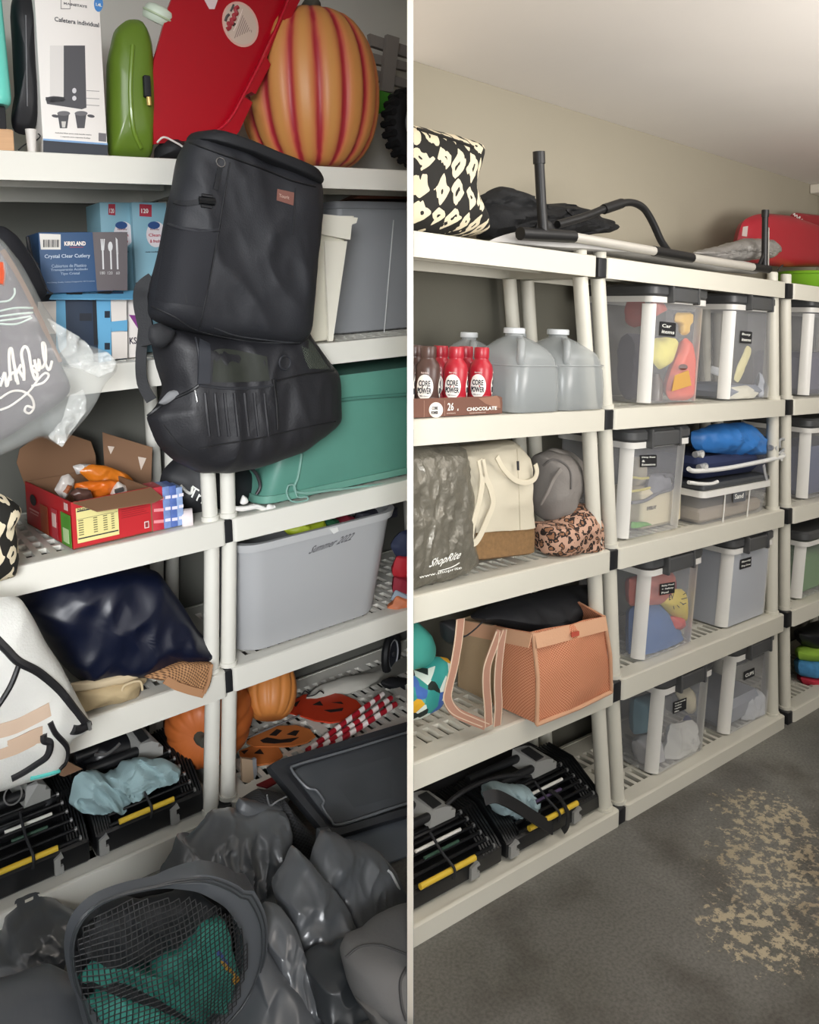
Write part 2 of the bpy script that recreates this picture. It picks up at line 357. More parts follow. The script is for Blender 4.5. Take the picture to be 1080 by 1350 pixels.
# ------------------------------------------------------------ the setting
WALLR = M('9e9786', .85, var=.06, vs=2.5, bump=.12, bs=30); WALLL = M('e0ded6', .85, var=.03, vs=3)
CEIL = M('e6e1db', .9, var=.05, vs=1.6, bump=.5, bs=7, stretch=(1, .35, 1))
DL, DR = .53, .37
def pm(pts, off): return MB().prism(pts, off)
fl = [(-2.6, -4.2, 0), (2.6, -4.2, 0), (2.6, DL, 0), (-2.6, DL, 0)]
structure(L, 'floor_left', pm(fl, (0, 0, -.05)), FLOORL)
structure(L, 'wall_back_left', MB().rbox(-2.6, 1.6, DL, DL+.06, 0, 2.56, .001), WALLL)
structure(L, 'ceiling_left', pm([(x, y+(.06 if y > 0 else 0), 2.56) for x, y, z in fl], (0, 0, .05)), CEIL)
structure(R, 'floor_right', pm([(-2.6, -4.2, 0), (2.3, -4.2, 0), (2.3, DR, 0), (-2.6, DR, 0)], (0, 0, -.05)), FLOOR)
structure(R, 'wall_back_right', MB().rbox(-1.2, 1.93, DR, DR+.06, 0, 2.105, .001), WALLR)
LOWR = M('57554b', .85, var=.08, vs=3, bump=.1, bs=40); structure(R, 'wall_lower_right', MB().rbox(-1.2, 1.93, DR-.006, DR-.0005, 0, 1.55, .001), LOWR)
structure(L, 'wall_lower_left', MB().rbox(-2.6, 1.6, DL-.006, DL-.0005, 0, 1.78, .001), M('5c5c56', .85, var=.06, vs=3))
structure(R, 'wall_end_right', MB().rbox(1.93, 1.99, -1.6, DR+.06, 0, 2.105, .001), WALLR)
structure(R, 'ceiling_right', pm([(-2.6, -4.2, 2.105), (1.99, -4.2, 2.105), (1.99, DR+.06, 2.105), (-2.6, DR+.06, 2.105)], (0, 0, .05)), CEIL)
structure(R, 'trim_ceiling_right', MB().rbox(1.84, 1.928, -1.6, DR-.002, 2.06, 2.103, .004), M('e3ddd0', .7))
bd = bpy.data.meshes.new('wall_partition'); bm_ = bmesh.new(); bmesh.ops.create_cube(bm_, size=1)
for v in bm_.verts: v.co = Vector((.0015+v.co.x*.0122, 2.45+v.co.y*1.66, 1.15+v.co.z*3.2))
bm_.to_mesh(bd); bm_.free(); bd.materials.append(M('f0e7d8', .8)); bo = bpy.data.objects.new('wall_partition', bd); COL.objects.link(bo); bo['kind'] = 'structure'
# ------------------------------------------------------------ shelving units
def deck(s0, s1, d0, d1, z, rows):
    xs = [s0, s0+.05]; hol = [False]; x = s0+.05; k = 0
    while x+.036 < s1-.05:
        wide = .03 if k % 9 == 8 else .014
        xs += [x+.02, x+.02+wide]; hol += [True, False]; x += .02+wide; k += 1
    xs.append(s1); hol.append(False)
    ys = [d0]; hy = []; y = d0+.045; n = max(2, int((d1-d0-.09)/.062)); st = (d1-d0-.09)/n
    for i in range(n): ys += [y+i*st, y+i*st+st-.014]; hy += [False, True]
    ys.append(d1); hy.append(False); hol = hol[:len(xs)-1]; hy = hy[:len(ys)-1]
    mb = MB(); nx, ny = len(xs), len(ys); vs = [(x, y, zz) for zz in (z, z-.012) for y in ys for x in xs]; fs = []
    I = lambda i, j, b: b*nx*ny+j*nx+i
    hole = lambda i, j: i < 0 or j < 0 or i >= nx-1 or j >= ny-1 or (hol[i] and hy[j])
    for j in range(ny-1):
        for i in range(nx-1):
            if hole(i, j): continue
            fs += [[I(i, j, 0), I(i+1, j, 0), I(i+1, j+1, 0), I(i, j+1, 0)], [I(i, j, 1), I(i, j+1, 1), I(i+1, j+1, 1), I(i+1, j, 1)]]
            for di, dj, a, b in ((0, -1, (i, j), (i+1, j)), (1, 0, (i+1, j), (i+1, j+1)), (0, 1, (i+1, j+1), (i, j+1)), (-1, 0, (i, j+1), (i, j))):
                if hole(i+di, j+dj): fs.append([I(*a, 0), I(*a, 1), I(*b, 1), I(*b, 0)])
    used = sorted({i for f in fs for i in f}); mp = {u: k for k, u in enumerate(used)}
    return mb.add([vs[u] for u in used], [[mp[i] for i in f] for f in fs])
def unit(bay, label, spans, levels, D, mat, caps=True, left=True, right=True, hh=.056, stub=True):
    t = Thing(bay, 'shelving_unit', label, 'shelf', (spans[-1][0] if left else spans[-1][1], 0, 0), 'resin shelving units')
    r = .0205
    for (a, b), z in zip(spans, levels):
        mb = MB(); ro = lambda i, zz: [(x, y, zz) for x, y in rr(a+i, b-i, i, D-i, .012, 3)]
        mb.loft([ro(.0, z), ro(.0, z-hh), ro(.012, z-hh), ro(.012, z-.002)], False, False)
        mb.loft([ro(.0, z), ro(.002, z+.0015), ro(.012, z+.0015), ro(.012, z-.002)], False, False)
        sh = t.part('shelf', mb, mat)
        t.part('deck_grid', deck(a+.0115, b-.0115, .0115, D-.0115, z, 4), mat, sh)
        rb = MB()
        rb.rbox(a+.03, b-.03, D*.5-.004, D*.5+.004, z-hh*.8, z-.012, .001)
        t.part('rib', rb, mat, sh)
        if caps and left:
            t.part('corner_cap', MB().rbox(a-.036, a-.0005, .004, .05, z-hh+.001, z-.001, .002), CLIP, label='black corner cap')
    for dd in (.034, D-.034):
        for k in range(len(levels)):
            for en in ([0] if left else [])+([1] if right else []):
                sx = lambda q: (spans[q][0]+.001) if en == 0 else (spans[q][1]-.03)
                zt = levels[k]-hh; lo = levels[k+1] if k+1 < len(levels) else None
                if k == 0 and stub: t.part('post_cap', MB().lathe([(.001, levels[0]), (r*.9, levels[0]), (r*.9, levels[0]+.032), (r*.8, levels[0]+.035), (.001, levels[0]+.035)], (sx(0)-(.004 if en else -.004), dd, 0), 14), mat)
                if lo is None: continue
                p0 = Vector((sx(k+1), dd, lo)); p1 = Vector((sx(k), dd, zt)); ps = t.part('post', MB().tube([p0, p1], r, 16), mat)
                t.part('collar', MB().tube([p0, p0.lerp(p1, .035)], r*1.18, 16), mat, ps)
    return t
bl = [-.163, -.112, -.072, -.04, -.001]; br = [.865, .887, .9, .913, .936]; ar = [-.2095, -.1505, -.108, -.0745, -.032]
DR_ = .33
unit(R, 'bone shelving unit cut off by the white board, holding jugs and tote bags', [(-1.1, x) for x in ar], RZ, DR_, RESIN, False, False)
unit(R, 'bone shelving unit filled with clear lidded storage bins', list(zip(bl, br)), RZ, DR_, RESIN)
cs = [x+.062 for x in br]
unit(R, 'bone shelving unit at far right end under red and green toys', [(a, 1.84) for a in cs], RZ, DR_, RESIN)
DL_ = .5
l1 = [.035, .035, .036, .016, -.006]
unit(L, 'white shelving unit at left holding backpacks, snack box and folded navy fabric', [(-1.0, x) for x in l1], LZ, DL_, RESINL, False, False, hh=.066)
l2 = [.072, .07, .056, .034, .013]
unit(L, 'white shelving unit with big pumpkin on top and grey and green totes', [(a, 1.0) for a in l2], [1.809, 1.297, .848, .445, .085], DL_, RESINL, hh=.062)
# ------------------------------------------------------------ right bay: clear bins with dark lids
LID = M('4a4b4c', .42, bump=.05, bs=90); CLEAR = see(M('d9dade', .22, spec=.6), .78); PILLAR = see(M('f2f0ea', .3), .22)
UX, UZ = Vector((1, 0, 0)), Vector((0, 0, 1))
def chalk(t, bay, px, d, lines, parent, frac=.8, col=CHALK, bgc='17171a'):
    """black sticker with chalk writing; px = top-left, top-right, bottom-left corner"""
    a, b, c = [bay.P(x, y, d) for x, y in px]
    e1 = (b-a); e2 = (c-a); mb = MB().prism([c, c+e1, b, a], (0, .0008, 0)); lb = t.part('label_sticker', mb, M(bgc, .8), parent)
    n = len(lines); hgt = e2.length; w = e1.length; hh = hgt/(n+.55)
    for i, tx in enumerate(lines):
        o = a+e2*((i+.95)/(n+.35))+e1*.09-Vector((0, .0009, 0)); k = min(1, len(tx)/max(len(x) for x in lines)+.12)
        t.text(tx, col, o, e1, -e2, h=hh*.62, w=w*frac*k, shear=.15, parent=lb)
def bin_(bay, label, q, z0, d0=.03, dep=.27, contents=None, sticker=None, group='clear lidded storage bins', hazy=False):
    (xlb, xrb, yb), (xlt, xrt, yt) = q
    y0 = d0; a0 = bay.s(xlb, yb, d0); a1 = bay.s(xrb, yb, d0); t0 = bay.s(xlt, yt, d0); t1 = bay.s(xrt, yt, d0)
    zt = bay.P((xlt+xrt)/2, yt, d0).z; lidh = .036; zr = zt-lidh
    a0 -= .004; t0 -= .004
    t = Thing(bay, 'storage_bin', label, 'bin', ((a0+a1)/2, d0+dep/2, z0), group); mb = MB(); N = 5; rc = .032
    def ringat(f, i=0.):
        x0 = a0+(t0-a0)*f+i; x1 = a1+(t1-a1)*f-i; tp = .012*(1-f)
        return [(x, y, z0+.003+(zr-z0-.003)*f) for x, y in rr(x0, x1, y0+tp+i, y0+dep-tp-i, rc, N)]
    body = CLEAR if not hazy else see(M('bfc3ca', .3), .2)
    b_in = [(x, y, z0+.003) for x, y, _ in ringat(0, .008)]
    mb.loft([b_in, ringat(.012), ringat(.5), ringat(.985)], True, False); bo = t.part('tub', mb, body)
    # thick milky corner posts of the moulding
    for sx in (0, 1):
        rings = []
        for f in (.01, .5, .93):
            x0 = (a0+(t0-a0)*f) if sx == 0 else (a1+(t1-a1)*f); tp = .012*(1-f); g = 1 if sx == 0 else -1
            pts = [(x0-.001*g, y0+tp+.034), (x0-.001*g, y0+tp+.026), (x0+.005*g, y0+tp+.012), (x0+.014*g, y0+tp+.003), (x0+.020*g, y0+tp-.0015), (x0+.020*g, y0+tp+.002), (x0+.016*g, y0+tp+.009), (x0+.009*g, y0+tp+.018), (x0+.004*g, y0+tp+.028), (x0+.004*g, y0+tp+.034)]
            rings.append([(x, y, z0+.004+(zr-z0-.004)*f) for x, y in pts])
        t.part('corner_post', MB().loft(rings), PILLAR, bo)
    rim = MB(); rim.loft([[(x, y, zr-.018) for x, y in rr(t0-.003, t1+.003, y0-.003, y0+dep+.003, rc, N)], [(x, y, zr-.018) for x, y in rr(t0-.008, t1+.008, y0-.008, y0+dep+.008, rc, N)], [(x, y, zr) for x, y in rr(t0-.008, t1+.008, y0-.008, y0+dep+.008, rc, N)]], False, False)
    t.part('rim', rim, PILLAR, bo)
    li = t.part('lid', MB().rbox(t0-.012, t1+.012, y0-.012, y0+dep+.01, zr, zt, .008, rc+.006, 4), LID)
    m0 = t0+(t1-t0)*.22; m1 = t0+(t1-t0)*.72
    la = MB(); la.rbox(m0, m1, y0-.026, y0-.004, zr-.014, zt-.006, .004); t.part('latch', la, LID, li)
    for xx in (m0+.004, m1-.004): t.part('latch_rib', MB().rbox(xx-.005, xx+.005, y0-.029, y0, zr-.018, zt+.001, .002), LID, li)
    t.room = (a0, a1, t0, t1, y0, dep, z0, zr)
    if contents: contents(t, bo, (a0, a1, t0, t1, y0, dep, z0, zr))
    if sticker: chalk(t, bay, sticker[0], y0-.001 if len(sticker) < 3 else sticker[2], sticker[1], bo)
    return t
def lump(t, bo, bay, name, px, d, tf, mat, wr=.006, ws=14, lean=0., **kw):
    mb = MB().inflate([bay.P(x, y, d) for x, y in px], tf, wr=wr, ws=ws, lean=lean, n=48, rings=8, seed=px[0][0], **kw)
    g = t.room
    for v in mb.v: v.x = min(max(v.x, g[0]+.012), g[1]-.012); v.y = min(max(v.y, g[4]+.016), g[4]+g[5]-.02); v.z = min(max(v.z, g[6]+.005), g[7]-.004)
    return t.part(name, mb, mat, bo)
def keep(t, mb):
    g = t.room
    for v in mb.v: v.x = min(max(v.x, g[0]+.012), g[1]-.012); v.y = min(max(v.y, g[4]+.016), g[4]+g[5]-.02); v.z = min(max(v.z, g[6]+.005), g[7]-.004)
    return mb
def blur_fill(t, bo, g, mat, f0, f1, name='contents', wr=.01):
    a0, a1, t0, t1, y0, dep, z0, zr = g; h = zr-z0
    mb = MB().rbox(a0+.014, a1-.014, y0+.03, y0+dep-.02, z0+.008+h*f0, z0+h*f1, .02, .03, 3); mb.wrinkle(wr, 16, seed=f0*9+a0); t.part(name, mb, mat, bo)
def c_car(t, bo, g):
    lump(t, bo, R, 'yellow_cloth', [(861, 446), (876, 444), (892, 447), (890, 462), (882, 480), (868, 488), (858, 476)], .075, .022, M('d8cf72', .8))
    o = [R.P(x, y, .07) for x, y in [(901, 445), (908, 445), (913, 475), (915, 520), (908, 528), (882, 528), (877, 515), (884, 490), (895, 465)]]
    bt = t.part('spray_bottle', keep(t, MB().inflate(o, .03, n=48, rings=8, pw=4)), M('d8604a', .4), bo)
    t.part('spray_nozzle', keep(t, MB().inflate([R.P(x, y, .07) for x, y in [(891, 412), (913, 412), (913, 424), (907, 430), (907, 442), (897, 442), (897, 428), (889, 424)]], .014, n=40, rings=6, pw=5)), M('d9b04e', .5), bo)
    t.part('bottle_label', MB().plate(R, [(890, 495), (908, 488), (912, 508), (886, 516)], .038, .001), M('c79a52', .6), bo)
    t.part('bottle_mark', MB().plate(R, ell(901, 484, 6, 4, 14), .038, .001), M('5a2a20', .7), bo)
    lump(t, bo, R, 'red_pouch', [(858, 398), (872, 398), (876, 410), (862, 418)], .09, .02, M('c4553f', .6))
    lump(t, bo, R, 'red_bottle', [(818, 392), (838, 390), (842, 425), (820, 432)], .1, .04, M('b5584e', .6)); lump(t, bo, R, 'dark_cloth', [(815, 440), (850, 440), (850, 525), (822, 528)], .13, .04, M('54525a', .8))
    t.part('clear_bottle', MB().lathe([(.001, 0), (.022, .002), (.022, .06), (.012, .075), (.012, .085), (.001, .086)], (R.s(864, 530, .09), .09, g[6]+.006), 14), M('4b4038', .25), bo)
def c_busy(t, bo, g):
    blur_fill(t, bo, g, M('7f8694', .7), 0, .15); lump(t, bo, R, 'folded_paper', [(966, 500), (984, 455), (990, 460), (984, 478), (973, 505)], .07, .006, M('d8d09a', .6))
    lump(t, bo, R, 'white_bundle', [(962, 510), (985, 508), (1000, 518), (990, 528), (962, 528)], .07, .02, M('d6d3c2', .7)); lump(t, bo, R, 'white_card', [(938, 482), (952, 486), (948, 496), (937, 492)], .12, .004, M('cfd2d6', .7), wr=0)
    lump(t, bo, R, 'clear_wrap', [(1000, 490), (1018, 495), (1014, 525), (998, 525)], .08, .02, M('aab0bb', .3), wr=.01)
def c_vac(t, bo, g):
    o = Vector((R.s(848, 690, .08), .075, g[6]+.008)); bx = MB().rbox(R.s(846, 690, .08), R.s(899, 680, .08), .08, .2, g[6]+.006, R.P(860, 645, .08).z, .012, .012, 3); t.part('cream_box', bx, M('d0c6ab', .6), bo)
    t.text('EVERLAY', M('4a4740', .8), R.P(853, 673, .079), UX, UZ, h=.011, w=.05, parent=bo)
    lump(t, bo, R, 'grey_hose', [(856, 625), (880, 622), (888, 640), (868, 650), (850, 655)], .1, .03, M('76777f', .6))
    t.part('hose_loop', MB().tube(spline([R.P(x, y, .075) for x, y in [(832, 663), (850, 660), (868, 650), (884, 645), (889, 635), (884, 627), (876, 628)]]), .0055, 8), M('66676d', .5), bo)
    for p in ([(832, 648), (845, 646), (857, 643)], [(832, 629), (846, 631), (855, 630)]): t.part('yellow_strip', MB().tube([R.P(x, y, .09) for x, y in p], .004, 6), M('c9bd6a', .6), bo)
    lump(t, bo, R, 'green_leaf', [(831, 687), (852, 688), (858, 691), (838, 696), (830, 696)], .07, .012, M('5f9a4a', .5)); lump(t, bo, R, 'tan_carton', [(832, 602), (848, 602), (848, 640), (832, 642)], .14, .03, M('a8a08c', .7), wr=0)
def c_pool(t, bo, g):
    lump(t, bo, R, 'coral_bag', [(826, 762), (860, 752), (888, 754), (886, 782), (868, 796), (826, 800)], .1, .04, M('d9725f', .6)); lump(t, bo, R, 'blue_fabric', [(828, 800), (866, 792), (884, 815), (900, 838), (898, 855), (840, 880), (828, 876)], .1, .045, M('4d6fa3', .75), wr=.004)
    lump(t, bo, R, 'yellow_bag', [(866, 792), (885, 776), (905, 776), (918, 796), (914, 812), (898, 822), (880, 808)], .085, .03, M('d8c24e', .5)); lump(t, bo, R, 'red_pouch', [(882, 812), (898, 812), (904, 824), (894, 830), (882, 828)], .08, .02, M('c9524e', .5))
    lump(t, bo, R, 'pink_cloth', [(893, 756), (908, 754), (914, 776), (898, 780)], .12, .02, M('c45a6a', .6))
    t.text('EV', INK, R.P(882, 791.5, .0445), UX, UZ, h=.017, w=.026, parent=bo)
    for x0, y0, x1, y1 in ((900, 797, 905, 795), (899, 790, 906, 788), (901, 784, 904, 782), (897, 794, 902, 797), (893, 798, 896, 801), (888, 799, 889, 803)): t.part('printed_ray', MB().tube([R.P(x0, y0, .052), R.P(x1, y1, .052)], .0012, 5), INK, bo)
def c_mat(t, bo, g): blur_fill(t, bo, g, M('8d929c', .75), 0, .95, wr=.004)
def c_party(t, bo, g):
    lump(t, bo, R, 'plastic_wrap', [(880, 955), (915, 945), (925, 965), (905, 1000), (885, 1020), (872, 1015)], .09, .035, M('c9c9c4', .25), wr=.012, ws=22); lump(t, bo, R, 'cream_cloth', [(890, 912), (920, 900), (928, 930), (905, 940)], .1, .03, M('d6ccad', .7))
    lump(t, bo, R, 'navy_card', [(888, 1015), (926, 965), (931, 985), (930, 995), (900, 1010)], .11, .015, M('4a5580', .7), wr=0); lump(t, bo, R, 'blue_roll', [(914, 938), (928, 936), (932, 955), (918, 955)], .1, .02, M('6f78a8', .7))
    lump(t, bo, R, 'teal_bag', [(834, 920), (866, 912), (866, 960), (834, 970)], .14, .04, M('5f8796', .7)); lump(t, bo, R, 'white_packets', [(835, 975), (865, 965), (875, 1010), (845, 1025)], .12, .04, M('b5b4b6', .5), wr=.01)
def c_cups(t, bo, g):
    blur_fill(t, bo, g, M('969aa3', .5), 0, .35); lump(t, bo, R, 'wrapped_cups', [(972, 925), (1000, 905), (1014, 915), (1008, 945), (975, 960)], .08, .03, M('c4c7cc', .2), wr=.014, ws=26)
def c_vague(c, f0=0, f1=.9):
    return lambda t, bo, g: blur_fill(t, bo, g, M(c, .7), f0, f1)
B = bin_
B(R, 'clear bin with yellow cloth and orange spray bottle on the top tier', [(858, 925, 534), (862, 932, 378)], RZ[1], contents=c_car, sticker=([(871, 423.5), (891.5, 426), (870, 442)], ['Car', 'items']))
B(R, 'clear bin right of the spray bottle bin, folded paper inside', [(963, 1020, 531), (968, 1026.5, 390)], RZ[1], contents=c_busy, sticker=([(977, 436), (992, 437.5), (976, 452)], ['Busy', 'items']))
B(R, 'clear bin holding a cream box and grey hose', [(829, 902, 699), (833, 909, 564)], RZ[2], contents=c_vac, sticker=([(844, 600), (866, 599.5), (844, 616)], ['Dirty Buzz', '&', 'Extensions']))
B(R, 'clear bin full of coral, yellow and blue pool toys', [(850, 918.5, 873), (856, 925.5, 727)], RZ[3], contents=c_pool, sticker=([(870.5, 770), (890, 767), (870, 785)], ['Baby Pool', '+ Safety', 'Pool']))
B(R, 'milky bin packed with grey cloth under a dark lid', [(960, 1014, 836), (966, 1019, 703)], RZ[3], contents=c_mat, hazy=True, sticker=([(976.5, 738), (991, 734), (976, 751)], ['Maternity', 'Prep Dress']))
B(R, 'clear bin with crinkled white plastic wrap on the bottom tier', [(868, 933, 1027), (874, 939, 879)], RZ[4], contents=c_party, sticker=([(888, 926), (905.5, 919.5), (887.5, 941.5)], ['Party utensils', 'Cutlery', 'Napkins', 'Misc']))
B(R, 'clear bin of wrapped cups on the bottom tier', [(963, 1017, 974), (969, 1023, 840)], RZ[4], contents=c_cups, sticker=([(981, 886), (995, 880), (981, 897)], ['CUPS']))
B(R, 'clear bin cut by right edge, pale round thing near its top', [(1068, 1150, 531), (1072, 1160, 398)], RZ[1], contents=c_vague('56566a', 0, .5))
B(R, 'clear bin cut by right edge with dark blue contents', [(1066, 1150, 672), (1068, 1160, 548)], RZ[2], contents=c_vague('4c5578', 0, .7))
B(R, 'clear bin cut by right edge with green contents', [(1058, 1150, 806), (1062, 1160, 688)], RZ[3], contents=c_vague('5f8a4e', 0, .75))
# sand tray
t = Thing(R, 'storage_bin', 'low clear sand tray with dark lid beneath a folding frame', 'bin', R.P(975, 690, .1), 'low lidded trays')
z0 = RZ[2]; x0, x1 = R.s(925, 695, .02), R.s(1011, 676, .02); zt = R.P(925, 648, .02).z
mb = MB(); rg = lambda i, z, d=0: [(x, y, z) for x, y in rr(x0+i, x1-i, .02+i-d, .29-i, .02, 4)]
mb.loft([rg(.012, z0+.002), rg(.006, z0+.01), rg(-.004, zt)], True, False); tub = t.part('tub', mb, CLEAR)
t.part('sand', MB().rbox(x0+.012, x1-.012, .034, .27, z0+.006, z0+.05, .01, .015).wrinkle(.004, 30), M('a09586', .95, bump=.4, bs=300), tub)
t.part('rim', MB().loft([rg(-.004, zt-.02), rg(-.012, zt-.02), rg(-.012, zt), rg(-.004, zt)], False, False), PILLAR, tub)
for xx in (957, 989): t.part('moulded_seam', MB().tube([R.P(xx, 643, .012), R.P(xx-4, 690 if xx < 970 else 681, .022)], .0025, 6), PILLAR, tub)
t.part('lid', MB().rbox(x0-.008, x1+.012, .012, .29, zt, zt+.02, .006, .02, 3), M('3f4246', .4))
chalk(t, R, [(967, 647), (983, 644.5), (967, 663)], .012, ['Sand'], tub, .7, bgc='5a5c60')
ZS = zt+.022
# folding frame with navy cover and blue bag resting on the sand tray
t = Thing(R, 'folding_stand', 'folded white tubular frame with navy fabric on the sand tray', 'frame', (x0+.15, .12, ZS))
WT = M('d8d8d4', .35); tb = lambda p, d, r=.0075: MB().tube(spline([R.P(x, y, d) for x, y in p], 5), r, 10)
t.part('front_tube', tb([(908, 618), (918, 621), (960, 617), (1028, 603), (1032, 598)], .02), WT); t.part('lower_tube', tb([(908, 636), (925, 638), (938, 638), (946, 635)], .02, .006), WT)
t.part('fabric_cover', MB().rbox(x0+.02, x1-.01, .05, .26, ZS+.004, ZS+.075, .02, .03, 3).wrinkle(.01, 12), M('222c4e', .8))
t.part('webbing', MB().ribbon([R.P(x, y, .012) for x, y in [(1007, 613), (1009, 625), (1013, 640)]], .014, (0, -1, 0), .0015), M('9a9a9c', .7))
for (x, y) in ((919, 599), (924, 616), (1018, 590), (1024, 604)):
    c = R.P(x, y, .03); j = t.part('joint', MB().tube([c+Vector((-.012, 0, 0)), c+Vector((.03, 0, .002))], .01, 12), M('8e8f90', .4)); t.part('bolt', MB().tube([c+Vector((.008, -.016, 0)), c+Vector((.008, .0, 0))], .0095, 12), M('c4c4c0', .4), j)
t.part('hook', MB().tube(spline([R.P(x, y, .03) for x, y in [(1022, 600), (1032, 594), (1036, 586), (1033, 579), (1028, 581), (1028, 590)]]), .005, 8), M('9d9fa0', .35))
t = Thing(R, 'plastic_bag', 'crumpled bright blue bag on top of the folding frame', 'bag', R.P(970, 600, .1))
t.part('bag_body', MB().inflate([R.P(x, y, .09) for x, y in [(908, 572), (925, 562), (950, 557), (980, 557), (1003, 574), (1006, 584), (1000, 602), (985, 600), (940, 598), (910, 592)]], .06, .05, wr=.016, ws=14, zmin=ZS+.06), M('2f6fb4', .45, bump=.1, bs=40))
# clothes in the lower tier of the far unit
for nm, lb, px, mt in (('folded_jacket', 'black shiny jacket atop the far bottom shelf pile', [(1050, 835), (1085, 815), (1120, 820), (1120, 850), (1060, 855)], M('15171b', .35)), ('folded_towel', 'lime green towel beneath the black jacket', [(1048, 858), (1085, 840), (1120, 845), (1120, 866), (1052, 872)], M('8db43c', .8)), ('printed_cloth', 'blue printed cloth between the green towel and red cloth', [(1048, 872), (1085, 858), (1120, 862), (1120, 890), (1052, 892)], M('3f7fae', .8, var=.5, vs=40)), ('red_cloth', 'red cloth on the deck of the far bottom shelf', [(1052, 892), (1075, 882), (1120, 885), (1120, 905), (1062, 910)], M('b3273a', .8))):
    t = Thing(R, nm, lb, 'cloth', R.P(px[0][0], px[0][1], .1), 'clothes on the far bottom shelf'); t.part('folds', MB().inflate([R.P(x, y, .1) for x, y in px], .07, .06, wr=.012, ws=12, seed=px[0][1], n=48, rings=9), mt)
# ------------------------------------------------------------ right bay: top of the units
t = Thing(R, 'tote_bag', 'cream and black printed fabric bag on the top shelf', 'bag', R.P(580, 310, .1), 'patterned fabric bags')
mb = MB().inflate([R.P(x, y, .09) for x, y in [(500, 312), (500, 160), (545, 166), (590, 178), (628, 190), (624, 212), (612, 245), (622, 270), (634, 290), (637, 308), (600, 314)]], .08, .07, it=1, pw=3.5, wr=.009, ws=9, seed=2, zmin=RZ[0]+.002)
bd_ = t.part('bag_body', mb, IKAT); t.part('top_seam', MB().tube(on(R, mb, [(550, 170), (590, 182), (624, 194)], .003), .004, 6), M('1c1914', .9), bd_)
t = Thing(R, 'folded_tarp', 'black folded fabric beside the printed bag on top', 'fabric', R.P(720, 300, .15))
mb = MB().inflate([R.P(x, y, .2) for x, y in [(618, 268), (640, 256), (655, 246), (662, 250), (680, 272), (705, 270), (735, 268), (770, 282), (806, 294), (806, 306), (760, 312), (700, 318), (630, 314), (622, 295)]], .08, .05, it=1, wr=.024, ws=16, st=(.4, 1, 2.2), ang=15, rings=20, n=110, zmin=RZ[0]+.002); t.part('folds', mb, M('101113', .8, bump=.4, bs=90))
t.part('strap', MB().ribbon(on(R, mb, [(748, 276), (757, 284), (765, 292)], .004), .012, (0, -1, 0)), M('0d0d10', .6))
t = Thing(R, 'folding_cot', 'folded cot with silver tubes and black legs lying on top', 'cot', R.P(830, 345, .05))
SIL = M('c9c5bc', .38, .35, bump=.06, bs=80); BP = M('131314', .42)
t.part('cot_fabric', MB().inflate([R.P(x, y, .05) for x, y in [(636, 320), (684, 303), (760, 312), (860, 330), (960, 343), (1010, 350), (1000, 362), (940, 357), (860, 344), (790, 333), (740, 330), (690, 324)]], .05, .1, it=1, wr=.005, ws=12, zmin=RZ[0]+.002), M('b3b1ae', .5, bump=.25, bs=60))
for p in ([(752, 312), (868, 332)], [(908, 339), (998, 353)]): t.part('silver_tube', tb(p, -.006, .0135), SIL)
for p, r in (([(686, 308), (756, 312)], .017), ([(862, 331), (912, 340)], .0155), ([(992, 352), (1013, 355)], .0145)): t.part('tube_joint', tb(p, -.006, r), BP)
lg = t.part('leg', MB().tube([R.P(717, 310, -.006), R.P(714, 270, -.006), R.P(711, 214, -.006)], .0128, 14), BP); t.part('foot_cap', MB().tube([R.P(711, 216, -.006), R.P(710.5, 200, -.006)], .0155, 14), BP, lg)
t.part('leg_bracket', MB().inflate([R.P(x, y, .04) for x, y in [(705, 312), (709, 290), (724, 290), (735, 312)]], .014, n=32, rings=5, pw=5), BP)
lg = t.part('leg', MB().tube([R.P(1008, 355, -.006), R.P(1009, 282, -.006)], .0105, 12), BP); t.part('foot_cap', MB().tube([R.P(1009, 286, -.006), R.P(1009.3, 277, -.006)], .0125, 12), BP, lg); t.part('leg_strut', tb([(1000, 352), (1007, 335)], -.006, .006), BP)
t.part('end_strip', MB().tube([R.P(1013, 357, -.01), R.P(1013.5, 300, -.01)], .0025, 6), SIL)
t.part('handle', tb([(735, 296), (770, 286), (795, 276), (812, 270), (832, 267), (848, 274), (860, 292), (872, 318), (882, 332)], .03, .011), BP); t.part('handle_grip', tb([(796, 276), (820, 268)], .03, .0145), BP)
mb = MB().inflate([R.P(x, y, .09) for x, y in [(912, 334), (945, 325), (985, 314), (1015, 316), (1028, 330), (1015, 340), (985, 344), (940, 345)]], .05, .06, wr=.012, ws=26, st=(2, 1, .5), it=1); t.part('crumpled_cover', mb, M('9b9894', .3, .3))
t = Thing(R, 'toy_slide', 'red plastic toy seat shell on the far unit beside the wall', 'toy', R.P(1030, 350, .25))
RED = M('a3222f', .38, bump=.03, bs=120)
t.part('shell', MB().inflate([R.P(x, y, .2) for x, y in [(968, 345), (974, 305), (980, 290), (995, 283), (1010, 281), (1040, 284), (1065, 292), (1100, 306), (1100, 352), (1030, 352)]], .04, .06, it=1, pw=5), RED)
t.part('back_shell', MB().inflate([R.P(x, y, .27) for x, y in [(1035, 300), (1041, 284), (1048, 280), (1100, 286), (1100, 315)]], .02, .02, it=1, pw=5, n=48, rings=7), M('97202c', .4))
t.part('price_sticker', MB().plate(R, [(978.5, 311), (985, 312), (986.5, 298), (980, 299)], .158, .001), M('b9aca6', .7)); t.part('white_scrawl', MB().tube(spline([R.P(x, y, .247) for x, y in [(1046, 283), (1048, 281.5), (1048, 285), (1051, 283.5), (1051, 288), (1055, 285.5), (1054, 290), (1058, 289)]]), .0018, 6), CHALK)
t = Thing(R, 'plastic_tub', 'lime green tub under the red toy shell', 'tub', R.P(1060, 375, .2))
